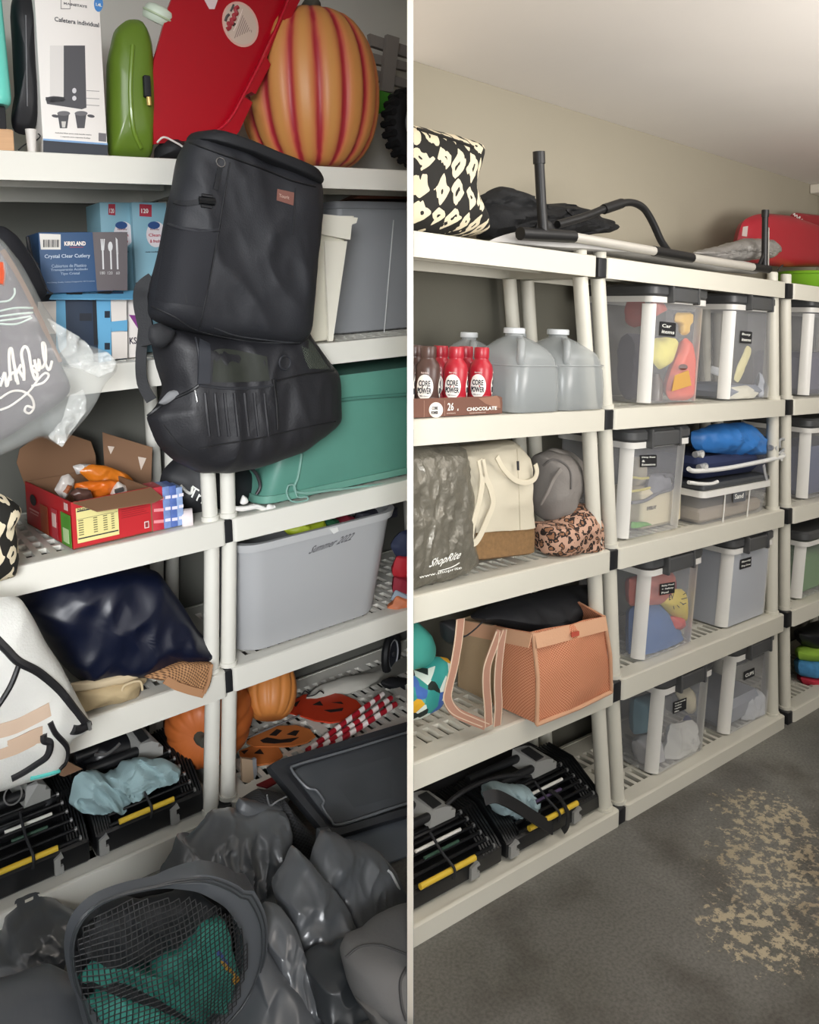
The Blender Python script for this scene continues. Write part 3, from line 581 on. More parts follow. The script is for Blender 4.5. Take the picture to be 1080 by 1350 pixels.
GRN = M('7fb82f', .35); gx = R.s(1080, 370, .15)
t.part('bowl', MB().lathe([(.001, 0), (.125, .0), (.15, .03), (.158, .075), (.153, .075), (.13, .02), (.001, .01)], (gx+.02, .17, RZ[0]+.003), 40), GRN); t.part('rim', MB().ring((gx+.02, .17, RZ[0]+.076), (0, 0, 1), .158, .007, 44), GRN); t.part('handle_slot', tb([(1026, 356), (1032, 350)], -.05, .003), BLACKP)
# ------------------------------------------------------------ bottles and jugs
TRAY = M('6a4638', .7); TB = Vector((R.s(545, 553, .03), .03, RZ[1]+.002)); tr = R.s(662, 548, .03)
t = Thing(R, 'bottle_tray', 'brown cardboard tray holding small bottles', 'tray', TB)
zf = R.P(600, 524, .03).z; x0 = TB.x-.16
def wall(pts, off): return MB().prism(pts, off)
fr = t.part('front_panel', wall([(x0, .03, TB.z), (tr, .03, TB.z), (tr, .03, zf-.016), (tr-.006, .03, zf-.002), (tr-.016, .03, zf), (x0, .03, zf)], (0, .002, 0)), TRAY)
t.part('end_panel', MB().rbox(tr-.002, tr+.001, .032, .2, TB.z, zf-.004, .0005), TRAY); t.part('back_panel', MB().rbox(x0, tr, .2, .203, TB.z, zf, .0005), TRAY); t.part('tray_bottom', MB().rbox(x0, tr, .032, .2, TB.z, TB.z+.003, .0005), TRAY)
q = lambda x, y: R.P(x, y, .0285)
t.text('CHOCOLATE', CHALK, q(615.5, 542), UX, UZ, h=.0085, w=(q(655, 540)-q(615.5, 542)).length, parent=fr); t.text('26', CHALK, q(590, 541.5), UX, UZ, h=.018, w=.019, parent=fr); t.text('g', CHALK, q(603, 541.5), UX, UZ, h=.005, parent=fr)
t.text('PROTEIN PER BOTTLE', M('b59f92', .8), q(589, 546), UX, UZ, h=.003, w=.028, parent=fr); t.text('FLAVORED NUTRITION SHAKE', M('b59f92', .8), q(619, 545.5), UX, UZ, h=.003, w=.055, parent=fr)
t.part('printed_disc', MB().plate(R, ell(575, 540.5, 9.2, 10.2), .029, .0005), M('e4dcd2', .7), fr); t.text('CORE', INK, q(569.5, 540.5), UX, UZ, h=.0075, w=.018, parent=fr); t.text('POWER', INK, q(568.5, 546.5), UX, UZ, h=.0075, w=.021, parent=fr)
for xx in (559, 586): t.part('printed_line', MB().plate(R, [(xx, 528), (xx+.6, 528), (xx+.6, 551), (xx, 551)], .029, .0005), M('9a7868', .8), fr)
t.part('printed_corner', MB().plate(R, [(631, 525), (655, 521.5), (659, 526), (660, 538), (650, 536), (640, 532)], .0292, .0004), M('8a6350', .7), fr)
Rr = .029; zt = R.P(600, 457, .062).z; H = zt-TB.z-.004
pro = [(.001, 0), (Rr*.85, 0), (Rr*.97, .004), (Rr, .012), (Rr, .034), (Rr*.93, .038), (Rr*.93, .041), (Rr, .046), (Rr, H*.66), (Rr*.9, H*.73), (Rr*.67, H*.79), (Rr*.6, H*.81), (Rr*.6, H*.83)]
cp = [(.001, H*.83), (Rr*.62, H*.83), (Rr*.64, H*.84), (Rr*.64, H*.97), (Rr*.58, H), (.001, H)]
def bottle(px, dd, col, lab, row):
    c = Vector((R.s(px, 500, dd), dd, TB.z+.004)); t = Thing(R, 'drink_bottle', lab, 'bottle', c, 'small drink bottles in the brown tray')
    m = M(col, .35); b = t.part('bottle_body', MB().lathe(pro, c, 28), m); t.part('cap', MB().lathe(cp, c, 24), m)
    toc = math.atan2(R.c.x-c.x, c.y-R.c.y)*1. if True else 0; tc_ = math.atan2(R.c.x-c.x, -(R.c.y-c.y))
    for a0 in ((tc_-.25, tc_+1.75) if row == 0 else (tc_-.4,)):
        rx, rz = .021, .029; zc = c.z+H*.4; vs = []; n = 26
        for rr_, off in ((1, .0004), (.55, .0004)):
            for k in range(n):
                x = rx*rr_*math.cos(2*math.pi*k/n); a = a0+x/Rr; vs.append(Vector((c.x+(Rr+off)*math.sin(a), c.y-(Rr+off)*math.cos(a), zc+rz*rr_*math.sin(2*math.pi*k/n))))
        vs.append(Vector((c.x+(Rr+.0004)*math.sin(a0), c.y-(Rr+.0004)*math.cos(a0), zc))); fs = [[k, (k+1) % n, n+(k+1) % n, n+k] for k in range(n)]+[[n+k, n+(k+1) % n, 2*n] for k in range(n)]
        lo = t.part('round_label', MB().add(vs, fs), M('ebe6de', .6), b)
        for tx, dz, ww in (('CORE', .002, .028), ('POWER', -.015, .034)): t.text(tx, INK, Vector((0, 0, zc+dz)), UX, UZ, h=.0135, w=ww, parent=b, th=.0012, cyl=(c, Rr+.0003, a0-ww/2/Rr))
        t.text('fairlife', M('c9b3ab', .7), Vector((0, 0, zc+.031)), UX, UZ, h=.004, w=.018, parent=b, th=.001, cyl=(c, Rr, a0-.009/Rr)); t.text('MILK SHAKE', M('5a5358', .7), Vector((0, 0, zc-.0215)), UX, UZ, h=.0025, w=.02, parent=b, th=.001, cyl=(c, Rr+.0003, a0-.01/Rr))
for px, dd, c, lb, row in ((564, .062, '4a342e', 'brown bottle in the front row of the tray', 0), (600.5, .062, 'a81c2c', 'red bottle in the middle of the front row', 0), (634, .062, 'a81c2c', 'red bottle at the right end of the front row', 0), (530, .062, '4a342e', 'brown bottle cut by the white board, front row', 0),
        (546, .125, '4a342e', 'brown bottle in the back row of the tray', 1), (580, .125, '981a28', 'red bottle in back row behind the brown one', 1), (613, .125, '981a28', 'red bottle in back row between two front red ones', 1)): bottle(px, dd, c, lb, row)
JUG = see(M('a9aeae', .25, spec=.6), .42)
def jug(px, pb, pt, pw, dd, lab):
    c = R.P(px, pb, dd); c.z = RZ[1]+.002; zt = R.P(px, pt, dd).z; h = zt-c.z; w = (R.s(px+pw/2, pb-30, dd)-R.s(px-pw/2, pb-30, dd))/2*.93
    t = Thing(R, 'water_jug', lab, 'jug', c, 'translucent plastic jugs'); mb = MB(); rings = []
    for f, k, r, ox in ((0, .86, .35, 0), (.012, .96, .4, 0), (.05, 1, .45, 0), (.3, 1, .45, 0), (.5, .985, .5, 0), (.56, .96, .55, 0), (.63, .965, .65, .0), (.70, .91, .75, -.01), (.76, .81, .85, -.03), (.81, .68, 1, -.05), (.85, .52, 1, -.08), (.88, .36, 1, -.1), (.9, .27, 1, -.11), (.93, .25, 1, -.11)):
        a = w*k; rings.append([(c.x+ox*w+x, c.y+y, c.z+h*f) for x, y in rr(-a, a, -a, a, a*r, 5)])
    b = t.part('jug_body', mb.loft(rings), JUG)
    hx = c.x-w*.62; hy = c.y-w*.62
    t.part('handle', MB().tube(spline([(c.x-w*.2, c.y-w*.3, c.z+h*.86), (hx, hy-.012, c.z+h*.83), (hx-.008, hy-.02, c.z+h*.7), (hx-.006, hy-.018, c.z+h*.58), (c.x-w*.4, c.y-w*.85, c.z+h*.5)], 6), .0105, 10), JUG)
    t.part('moulded_band', MB().loft([[(c.x+x, c.y+y, c.z+h*.545+dz) for x, y in rr(-w*k, w*k, -w*k, w*k, w*.45, 5)] for dz, k in ((0, .985), (.002, 1.0), (.004, .985))], False, False), JUG, b)
    t.part('cap', MB().lathe([(.001, h*.93), (w*.3, h*.93), (w*.31, h*.935), (w*.31, h*.99), (w*.28, h), (.001, h)], (c.x-.11*w, c.y, c.z), 24), see(M('d4d8da', .35), .12))
jug(678, 545, 432, 68, .085, 'clear jug nearest the red bottles, in front'); jug(736, 541, 434, 66, .09, 'clear jug at the right of the row, near the post')
jug(618, 540, 438, 58, .225, 'clear jug standing behind the red bottles'); jug(682, 538, 439, 55, .235, 'clear jug mostly hidden between the two front jugs')
# ------------------------------------------------------------ right bay: bags on the left unit
CRINK = M('6d695e', .3, .2, bump=1.0, bs=55, var=.15, vs=14)
t = Thing(R, 'shopping_bag', 'grey crinkled shopping bag with white lettering by the white board', 'bag', R.P(580, 770, .1), 'bags on the middle shelf')
mb = MB().inflate([R.P(x, y, .08) for x, y in [(470, 586), (545, 584), (604, 584), (610, 610), (615, 660), (617, 705), (622, 742), (604, 755), (560, 770), (470, 792)]], .07, .08, it=1, pw=4.5, wr=.01, ws=30, st=(1.2, 1, .5), zmin=RZ[2]+.002, rings=22, n=110)
b = t.part('bag_body', mb, CRINK)
bv = mb.bvh()
def on_text(bay, bv, x0, y0, ux, uy, vx, vy, off=.0015, dd=.02):
    """lettering that lies on a built surface: pixel directions for one unit of width and of height"""
    return lambda x, y, z: hit(bay, bv, x0+ux*x+vx*y, y0+uy*x+vy*y, off+z, dd)
dsh = min(hit(R, bv, x, y, 0, .03).y for x in range(555, 612, 4) for y in range(738, 766, 4))-.001
t.text('ShopRite', CHALK, (0, 0, 0), UX, UZ, h=1, w=1, parent=b, th=.0005, shear=.12, hook=lambda x, y, z: R.P(563+40*x+4*y, 752-12*x-14*y, dsh-z))
t.text('www.shoprite', CHALK, (0, 0, 0), UX, UZ, h=1, w=1, parent=b, th=.0005, hook=lambda x, y, z: R.P(553+56*x, 764-13*x-5*y, dsh-z))
t.part('underline', MB().tube(on(R, mb, [(578, 753), (595, 748), (606, 742)], .004), .0012, 5), CHALK, b)
# cream and cork tote
CRM = M('bdb5a1', .7, bump=.12, bs=120); CORK = M('7d5f3c', .85, var=.35, vs=120, bump=.25, bs=150)
t = Thing(R, 'tote_bag', 'cream canvas tote with brown cork bottom and hanging straps', 'bag', R.P(665, 745, .1), 'bags on the middle shelf')
def tote_rings(rows, d0, dep):
    rings = []
    for (xl, yl), (xr, yr), k in rows:
        a, c = R.P(xl, yl, d0), R.P(xr, yr, d0); rings.append([(x, y, a.z+(c.z-a.z)*(x-a.x)/(c.x-a.x)) for x, y in rr(a.x, c.x, d0+dep*(1-k)/2, d0+dep*(1+k)/2, .035, 6)])
    return rings
rows = [((628, 741), (710, 731), .9), ((625, 738), (712, 728), 1), ((622, 715), (713, 707), 1), ((622, 703), (712, 696), 1)]
mb = MB().loft(tote_rings(rows, .03, .17)); ck = t.part('cork_base', mb, CORK)
rows = [((622, 703), (712, 696), 1), ((621, 670), (711, 664), 1), ((621, 640), (710, 632), .95), ((617, 618), (711, 606), .8), ((620, 606), (708, 590), .55), ((632, 600), (704, 586), .4)]
mb = MB().loft(tote_rings(rows, .03, .17)); st0 = 0; big = MB(); big.v = mb.v; big.f = mb.f
# refine before creasing
def refine(mb, cuts=2, amp=.006, sc=14, st=(1, 1, 1), seed=0):
    me = bpy.data.meshes.new('r'); me.from_pydata([tuple(v) for v in mb.v], [], mb.f); bm = bmesh.new(); bm.from_mesh(me)
    for _ in range(cuts): bmesh.ops.subdivide_edges(bm, edges=bm.edges[:], cuts=1, use_grid_fill=True)
    o = MB(); o.v = [v.co.copy() for v in bm.verts]; bm.verts.index_update(); o.f = [[v.index for v in f.verts] for f in bm.faces]; o.mi = [0]*len(o.f)
    bm.free(); bpy.data.meshes.remove(me); return o.wrinkle(amp, sc, st, seed) if amp else o
cm = refine(mb, 3, .013, 11, (1.2, 1, .7), 3); cb = t.part('canvas_body', cm, CRM)
t.part('centre_seam', MB().tube(on(R, cm, [(682, 592), (683, 620), (685, 660), (686, 698)], .001), .0016, 5), M('b5ac98', .8), cb)
CRS = M('c9c0aa', .75); fw = (0, -1, 0)
t.part('strap', MB().ribbon(spline([R.P(x, y, .015) for x, y in [(632, 606), (636, 630), (632, 660), (624, 690), (621, 710), (625, 716), (632, 708), (642, 686), (650, 664), (647, 645), (640, 628), (636, 606)]]), .016, fw, .0015), CRS)
t.part('strap', MB().ribbon(spline([R.P(x, y, .018) for x, y in [(655, 602), (664, 618), (678, 632), (692, 636), (704, 632), (708, 622), (706, 612)]]), .013, fw, .0015), CRS)
t.part('side_tag', MB().plate(R, [(682, 608), (684.5, 608), (685, 620), (682.5, 620)], .02, .002), INK)
t.part('dark_contents', MB().inflate([R.P(x, y, .11) for x, y in [(622, 600), (632, 589), (646, 592), (655, 603), (645, 612), (628, 610)]], .05, n=40, rings=7, wr=.006), BLK)
# grey backpack with rolled flap
GB = M('7b7671', .85, bump=.25, bs=160)
t = Thing(R, 'backpack', 'small grey backpack leaning on the leopard cloth', 'bag', R.P(740, 690, .12), 'bags on the middle shelf')
mb = MB().inflate([R.P(x, y, .12) for x, y in [(709, 600), (722, 593), (742, 595), (752, 605), (756, 640), (752, 660), (743, 680), (730, 689), (714, 686), (707, 660)]], .07, .06, it=1, pw=3.2, wr=.006, ws=14); b = t.part('bag_body', mb, GB)
t.part('flap', MB().inflate([R.P(x, y, .13) for x, y in [(712, 600), (728, 590), (748, 593), (764, 608), (773, 630), (771, 645), (760, 646), (755, 632), (748, 614), (735, 606), (716, 612)]], .045, .05, it=1, wr=.004), M('86817b', .85, bump=.2, bs=160))
t.part('strap', MB().ribbon(on(R, mb, [(740, 618), (730, 632), (722, 650), (714, 665)], .004), .012, fw, .002), M('8d8781', .8), b); t.part('piping', MB().tube(on(R, mb, [(716, 614), (728, 606), (742, 610), (752, 622), (753, 645)], .002), .003, 6), M('5f5b58', .8), b)
t = Thing(R, 'fabric_bundle', 'leopard print cloth bundle on the shelf beside the post', 'fabric', R.P(745, 730, .1))
t.part('folds', MB().inflate([R.P(x, y, .07) for x, y in [(707, 688), (730, 690), (748, 676), (760, 662), (774, 662), (783, 680), (785, 705), (783, 728), (762, 736), (735, 735), (712, 728)]], .06, .07, it=1, wr=.013, ws=13, zmin=RZ[2]+.002, pw=3), LEO)
# teal bag and printed bag at the far left of the fourth tier
t = Thing(R, 'fabric_bag', 'plain teal bag hanging above the printed swim bag', 'bag', R.P(555, 850, .1)); t.part('bag_body', MB().inflate([R.P(x, y, .1) for x, y in [(480, 815), (548, 818), (565, 834), (571, 850), (568, 866), (556, 878), (480, 890)]], .05, .06, it=1, wr=.007), M('3f9a8d', .7))
t = Thing(R, 'swim_bag', 'blue, yellow and black printed bag beneath the teal bag', 'bag', R.P(560, 940, .1)); t.part('bag_body', MB().inflate([R.P(x, y, .08) for x, y in [(480, 880), (548, 882), (575, 864), (592, 868), (594, 890), (588, 912), (574, 930), (548, 945), (480, 955)]], .06, .06, it=1, wr=.008, zmin=RZ[3]+.002), SWIM)
# peach mesh tote
t = Thing(R, 'mesh_tote', 'peach mesh tote with pale trim and two long straps', 'bag', R.Z(700, 930, RZ[3]), 'bags on the fourth shelf')
PEACH = weave('peach_mesh', 'a8623f', 'd49270', 900); TRIM = M('c79a7a', .8, bump=.15, bs=200); CNV = M('a08a6c', .85, bump=.15, bs=150)
zb = RZ[3]+.003; Cn = [R.Z(603, 905, zb), R.Z(708, 955, zb), R.Z(806, 912, zb), R.Z(730, 880, zb)]
zt = R.P(707, 836, Cn[1].y).z; T2 = R.P(796, 812, Cn[2].y); T0 = R.P(607, 816, Cn[0].y)
tops = [Vector((Cn[0].x+.0, Cn[0].y, T0.z)), Vector((R.s(707, 836, Cn[1].y), Cn[1].y+.01, zt)), T2+Vector((0, .0, 0)), Vector((Cn[3].x, Cn[3].y, zt))]
def panel(a, b, c, d, nu=10, nv=10, bul=.0, out=None, wr=.003, seed=0):
    """cloth panel between four corners (a-b bottom, d-c top)"""
    vs = []; n = (Vector(b)-Vector(a)).cross(Vector(d)-Vector(a)).normalized()
    for j in range(nv+1):
        for i in range(nu+1):
            u, v = i/nu, j/nv; p = (Vector(a)*(1-u)+Vector(b)*u)*(1-v)+(Vector(d)*(1-u)+Vector(c)*u)*v
            vs.append(p+n*(bul*math.sin(math.pi*u)*math.sin(math.pi*v)+wr*noise.noise(p*14+Vector((seed, 0, 0)))))
    k = nu+1; m = len(vs); fs = [[j*k+i, j*k+i+1, (j+1)*k+i+1, (j+1)*k+i] for j in range(nv) for i in range(nu)]
    vs += [p-n*.003 for p in vs]; fs += [f[::-1] for f in [[x+m for x in f] for f in fs]]
    rim = [i for i in range(k)]+[j*k+nu for j in range(1, nv+1)]+[nv*k+i for i in range(nu-1, -1, -1)]+[j*k for j in range(nv-1, 0, -1)]
    fs += [[rim[i], rim[i-1], rim[i-1]+m, rim[i]+m] for i in range(len(rim))]
    return MB().add(vs, fs)
mid = lambda p, q, f: Vector(p)+(Vector(q)-Vector(p))*f
f = .5; m_b, m_t = mid(Cn[0], Cn[1], f), mid(tops[0], tops[1], f)
sd = t.part('canvas_side', panel(Cn[0], m_b, m_t, tops[0], bul=.01), CNV); ms = t.part('mesh_side', panel(m_b, Cn[1], tops[1], m_t, bul=.01), PEACH)
fr = panel(Cn[1], Cn[2], tops[2], tops[1], bul=.02, wr=.012, seed=4); fm = t.part('mesh_front', fr, PEACH); t.part('back_panel', panel(Cn[2], Cn[3], tops[3], tops[2]), PEACH); t.part('far_panel', panel(Cn[3], Cn[0], tops[0], tops[3]), CNV)
for a, b in ((tops[0], tops[1]), (tops[1], tops[2]), (tops[2], tops[3])):
    nn = (b-a).cross(Vector((0, 0, 1))).normalized(); h = Vector((0, 0, .033)); t.part('top_trim', panel(a-h+nn*.016, b-h+nn*.016, b+nn*.005, a+nn*.005, 8, 3, wr=.001), TRIM)
for a, b in ((Cn[1], tops[1]), (Cn[2], tops[2]), (m_b, m_t), (Cn[1], Cn[2])): t.part('edge_binding', MB().tube([a, mid(a, b, .5)+Vector((.004, -.006, 0)), b], .0055, 8), TRIM)
t.part('red_tag', MB().plate(R, [(754, 834), (764, 832), (764, 838), (754, 840)], Cn[1].y-.012, .002), M('b8503e', .6))
STR = M('a47a66', .8); EDG = M('cbb49c', .8)
for pth in ([(607, 816), (604, 845), (598, 880), (592, 905), (590, 922), (600, 938), (620, 948), (640, 956)], [(659, 831), (650, 855), (642, 880), (641, 905), (643, 930), (644, 957)], [(663, 831), (660, 852), (657, 880), (656, 905), (657, 930), (655, 957)]):
    pp = spline([R.P(x, y, -.012+.0*y) for x, y in pth]); sp = t.part('strap', MB().ribbon(pp, .022, fw, .0018), STR)
    for sg in (-1, 1): t.part('strap_edge', MB().tube([p+Vector((.0115*sg, -.001, 0)) for p in pp], .0016, 5), EDG, sp)
t = Thing(R, 'black_clothes', 'heap of black clothes stuffed inside the peach mesh tote', 'clothes', R.P(720, 830, .15))
t.part('folds', MB().inflate([R.P(x, y, .15) for x, y in [(612, 812), (640, 800), (680, 786), (730, 776), (775, 772), (790, 790), (794, 815), (770, 826), (720, 838), (660, 830)]], .09, .07, it=1, wr=.02, ws=9), M('141519', .75, bump=.15, bs=150))
t = Thing(R, 'cord_bag', 'small black pouch with thin cord left of the tote', 'bag', R.P(592, 840, .1)); t.part('bag_body', MB().inflate([R.P(x, y, .06) for x, y in [(582, 820), (600, 815), (604, 840), (598, 852), (586, 846)]], .03, n=40, rings=7, wr=.006), BLK)
t.part('cord', MB().tube(spline([R.P(x, y, .03) for x, y in [(600, 842), (615, 838), (628, 828), (636, 820)]]), .0018, 6), BLK)
# ------------------------------------------------------------ folded black organisers with rods (both bays)
GC = M('8d8d8a', .45); ROD = M('101113', .35, .1); TIP = M('9a9a9a', .3, .7); YEL = M('d3b136', .4); FIN = M('121315', .38)
def organiser(bay, label, s0, s1, z0, d0, dep, H, flip=0):
    t = Thing(bay, 'folding_rack', label, 'rack', ((s0+s1)/2, d0+dep/2, z0), 'folding racks of black slats and rods'); W = s1-s0; q = lambda f: s0+W*f
    t.part('base', MB().rbox(q(0), q(.99), d0, d0+dep, z0+.002, z0+H*.36, .006), FIN)
    t.part('back_block', MB().rbox(q(0), q(.97), d0+dep*.45, d0+dep, z0+H*.36, z0+H*.82, .01), FIN)
    for e in (0, 1):
        for i in range(7):
            x = q(.80+.028*i) if e else q(.0+.022*i)
            t.part('slat', MB().prism([(x, d0+.002, z0+H*.34), (x, d0+dep*.5, z0+H*.34), (x, d0+dep*.95, z0+H*(.86+.01*(i % 2))), (x, d0+dep*.5, z0+H*.84), (x, d0+dep*.1, z0+H*.46)], (W*.016, 0, 0)), FIN)
    for i in range(6):
        y = d0+.006+dep*.085*i; z = z0+H*(.41+.085*i); rd = t.part('rod', MB().tube([(q(.12+.018*i), y, z), (q(.90-.02*i), y, z)], .0042, 8), ROD)
        for x in (.9-.02*i,): t.part('rod_tip', MB().tube([(q(x), y, z), (q(x)+.006, y, z)], .0058, 8), TIP, rd)
    t.part('white_rod', MB().tube([(q(.30), d0+.004+dep*.26, z0+H*.72), (q(.72), d0+.004+dep*.26, z0+H*.72)], .004, 8), M('d5d3cd', .4))
    t.part('coloured_rod', MB().tube([(q(.34), d0+.004+dep*.18, z0+H*.62), (q(.66), d0+.004+dep*.18, z0+H*.62)], .0038, 8), M('4d3f5c', .4) if flip else M('2f4a3c', .4))
    t.part('yellow_tube', MB().tube([(q(.20), d0-.004, z0+H*.44), (q(.70), d0-.004, z0+H*.44)], .0068, 12), YEL)
    t.part('elastic_cord', MB().tube(spline([(q(.47), d0-.014, z0+H*.33), (q(.48), d0-.013, z0+H*.5), (q(.45), d0+dep*.1, z0+H*.7), (q(.44), d0+dep*.3, z0+H*.92)]), .0035, 6), BLK)
    for x in (.02, .66): cl = t.part('clip', MB().prism([(q(x), d0-.008, z0+H*.05), (q(x+.08), d0-.008, z0+H*.05), (q(x+.08), d0-.008, z0+H*.16), (q(x+.055), d0-.008, z0+H*.16), (q(x+.055), d0-.008, z0+H*.26), (q(x+.085), d0-.008, z0+H*.27), (q(x+.07), d0-.008, z0+H*.34), (q(x), d0-.008, z0+H*.28)], (0, .012, 0)), GC)
    for k, (a, b) in enumerate(((.05, .62), (.0, .5))):
        y = d0+dep*(.5+.22*k); z = z0+H*(.98+.1*k); t.part('thick_tube', MB().tube([(q(a), y, z), (q(b), y, z)], H*.085, 12), M('1b1c1e', .4))
    br_ = t.part('bracket', MB().prism([(q(.5), d0+dep*.42, z0+H*.84), (q(.74), d0+dep*.42, z0+H*.84), (q(.745), d0+dep*.42, z0+H*.98), (q(.70), d0+dep*.42, z0+H*1.0), (q(.71), d0+dep*.42, z0+H*1.06), (q(.64), d0+dep*.42, z0+H*1.13), (q(.54), d0+dep*.46, z0+H*1.12)], (-.02, dep*.34, H*.12)), GC)
    t.part('bracket_plate', MB().prism([(q(.55), d0+dep*.47, z0+H*1.13), (q(.63), d0+dep*.47, z0+H*1.14), (q(.60), d0+dep*.7, z0+H*1.235), (q(.52), d0+dep*.7, z0+H*1.225)], (0, 0, .003)), M('232425', .4), br_)
    return t
def org_px(bay, label, xl, yl, xr, yr, z0, d0, H, dep, flip=0): return organiser(bay, label, bay.s(xl, yl, d0), bay.s(xr, yr, d0), z0, d0, dep, H, flip)
org_px(R, 'folded black rack with rods on bottom shelf beside the white board', 520, 1215, 663, 1150, RZ[4]+.003, .035, .125, .2)
org_px(R, 'folded black rack nearest the post, blue cloth on top', 667, 1148, 793, 1080, RZ[4]+.003, .035, .125, .2, 1)
t = Thing(R, 'black_bag', 'black bag with grey script lettering behind the folded racks', 'bag', R.P(640, 1040, .27))
mb = MB().inflate([R.P(x, y, .28) for x, y in [(480, 1060), (545, 1035), (620, 1005), (690, 975), (712, 985), (716, 1010), (690, 1030), (660, 1050), (545, 1100), (480, 1110)]], .04, .03, it=1, wr=.006); b = t.part('bag_body', mb, M('0e0e10', .65))
t.text('Celebrita', M('6e6e6c', .7), (0, 0, 0), UX, UZ, h=1, w=1, parent=b, th=.0005, shear=.2, hook=on_text(R, mb.bvh(), 602, 1042, 52, -20, 1, -13))
t.part('metal_ring', MB().ring(R.P(558, 1068, .2), (0, 1, .3), .014, .0018, 20, 6), TIP)
BLUEC = M('93a8ad', .8, bump=.15, bs=150)
t = Thing(R, 'scarf', 'pale blue cloth bunched up on the right bay racks', 'scarf', R.P(680, 1050, .1))
t.part('folds', MB().inflate([R.P(x, y, .11) for x, y in [(638, 1050), (642, 1036), (655, 1031), (672, 1033), (690, 1036), (703, 1052), (703, 1065), (690, 1070), (672, 1073), (650, 1070)]], .045, .05, it=1, wr=.02, ws=26, st=(1.6, 1, .5), rings=18, n=96), BLUEC)
t.part('loose_end', MB().inflate([R.P(x, y, .16) for x, y in [(722, 1025), (735, 1016), (754, 1012), (754, 1024), (742, 1036), (728, 1045), (718, 1042)]], .03, wr=.012, ws=22, n=56), M('7f959f', .8))
t = Thing(R, 'carry_strap', 'wide black strap draped over the blue cloth', 'strap', R.P(700, 1060, .05))
t.part('webbing', MB().ribbon(spline([R.P(x, y, d) for x, y, d in [(638, 1053, .06), (655, 1050, .045), (680, 1062, .035), (705, 1078, .025), (728, 1092, .02)]]), .03, (0, -.8, .6), .0025), M('121214', .6))
t.part('webbing', MB().ribbon(spline([R.P(x, y, d) for x, y, d in [(725, 1042, .08), (738, 1052, .05), (748, 1070, .02), (748, 1088, .012), (742, 1096, .015)]]), .02, (.3, -1, .2), .002), M('121214', .6))
t.part('hose_loop', MB().tube(spline([R.P(x, y, .13) for x, y in [(560, 1110), (585, 1065), (620, 1038), (660, 1024), (700, 1024), (735, 1040)]]), .006, 8), M('1a1a1c', .5))
t = Thing(R, 'black_pouch', 'flat black pouch lying behind the blue cloth', 'bag', R.P(720, 1005, .2)); t.part('bag_body', MB().inflate([R.P(x, y, .2) for x, y in [(694, 1017), (710, 1012), (730, 1000), (745, 998), (744, 1010), (722, 1026), (700, 1027)]], .03, n=48, wr=.004), M('17171a', .6))
# ------------------------------------------------------------ left bay: top shelf
P5 = L
def soft(name, label, cat, px, d, tf, mat, tb=None, part='folds', group=None, base=None, clamp=None, **kw):
    t = Thing(L, name, label, cat, base or L.P(px[0][0], px[0][1], d), group); kw.setdefault('it', 1)
    mb = MB().inflate([L.P(x, y, d) for x, y in px], tf, tb, zmin=clamp, **kw); b = t.part(part, mb, mat); t.mb = mb; t.b = b; return t
zt0 = LZ[0]+.002
x0, x1 = L.s(-30, 190, .03), L.s(19, 190, .03)
t = Thing(L, 'wooden_block', 'pale wooden block at the left end of the top shelf', 'block', (x0, .05, zt0)); t.part('block', MB().rbox(x0, x1, .03, .13, zt0, L.P(10, 170, .03).z, .004), M('c69e78', .7, var=.12, vs=30, stretch=(.3, 1, 6)))
zb = L.P(10, 138, .05).z
t = Thing(L, 'black_box', 'black box on the wooden block, under the mint tub', 'box', (x0, .06, zt0+.055)); t.part('box', MB().rbox(x0, L.s(8, 150, .06), .06, .16, L.P(10, 170, .03).z+.001, zb-.001, .004), BLK)
t = Thing(L, 'mint_tub', 'mint green plastic tub cut by the left picture edge', 'tub', (x0, .1, zb))
x1 = L.s(20, 120, .04); t.part('tub_body', MB().loft([[(x, y, z) for x, y in rr(x1-.3-k, x1-.004+k*.4, .035-k*.4, .22+k, .035, 5)] for z, k in ((zb, -.014), (zb+.006, -.004), (zb+.018, 0), (zb+.3, -.02))]), M('6fd6c6', .28, clear=.3))
t = soft('umbrella_case', 'tall black soft case beside the white coffee maker box', 'case', [(18, 175), (14, 160), (20, 140), (16, 60), (12, 10), (20, -20), (44, -20), (46, 60), (50, 140), (48, 168), (36, 180)], .12, .045, M('101116', .5), wr=.005, part='case_body', clamp=zt0)
t.part('zip', MB().tube(on(L, t.mb, [(34, 20), (35, 80), (36, 140)], .002), .0016, 5), M('6b6b6e', .4), t.b)
# coffee maker box
t = Thing(L, 'coffee_maker_box', 'white coffee maker carton with a picture of the machine', 'box', L.P(100, 205, .05))
d0 = .06; bx0, bx1 = L.s(57, 195, d0), L.s(142, 200, d0); BH = LZ[0]+.002
bxm = MB().rbox(bx0, bx1, d0, d0+.14, BH, BH+.42, .0015); WB = M('e6e1dc', .6); bo_ = t.part('carton', bxm, WB)
fp = lambda x, y: L.P(x, y, d0-.0005)
def prt(px, mat, name='printed_shape', th=.0005, dd=None, thing=None, par=None): return (thing or t).part(name, MB().plate(L, px, (d0 if dd is None else dd)-.0006, th), mat, par or bo_)
GRY = M('4c4b4f', .6); LGR = M('8d8a88', .7)
prt([(57, 185), (142, 191), (142, 206), (57, 204)], M('2f333c', .6), 'base_band'); prt([(57, 182.5), (142, 189), (142, 191.5), (57, 185)], M('7ba0c8', .6), 'blue_band')
prt([(84, 60), (112, 60), (114, 142), (108, 144), (62, 137), (60, 128), (84, 128)], GRY); prt(ell(73, 131, 13, 4.5), M('5e5c5e', .6)); prt([(66, 60), (84, 60), (84, 128), (66, 126)], M('d8d4d0', .6))
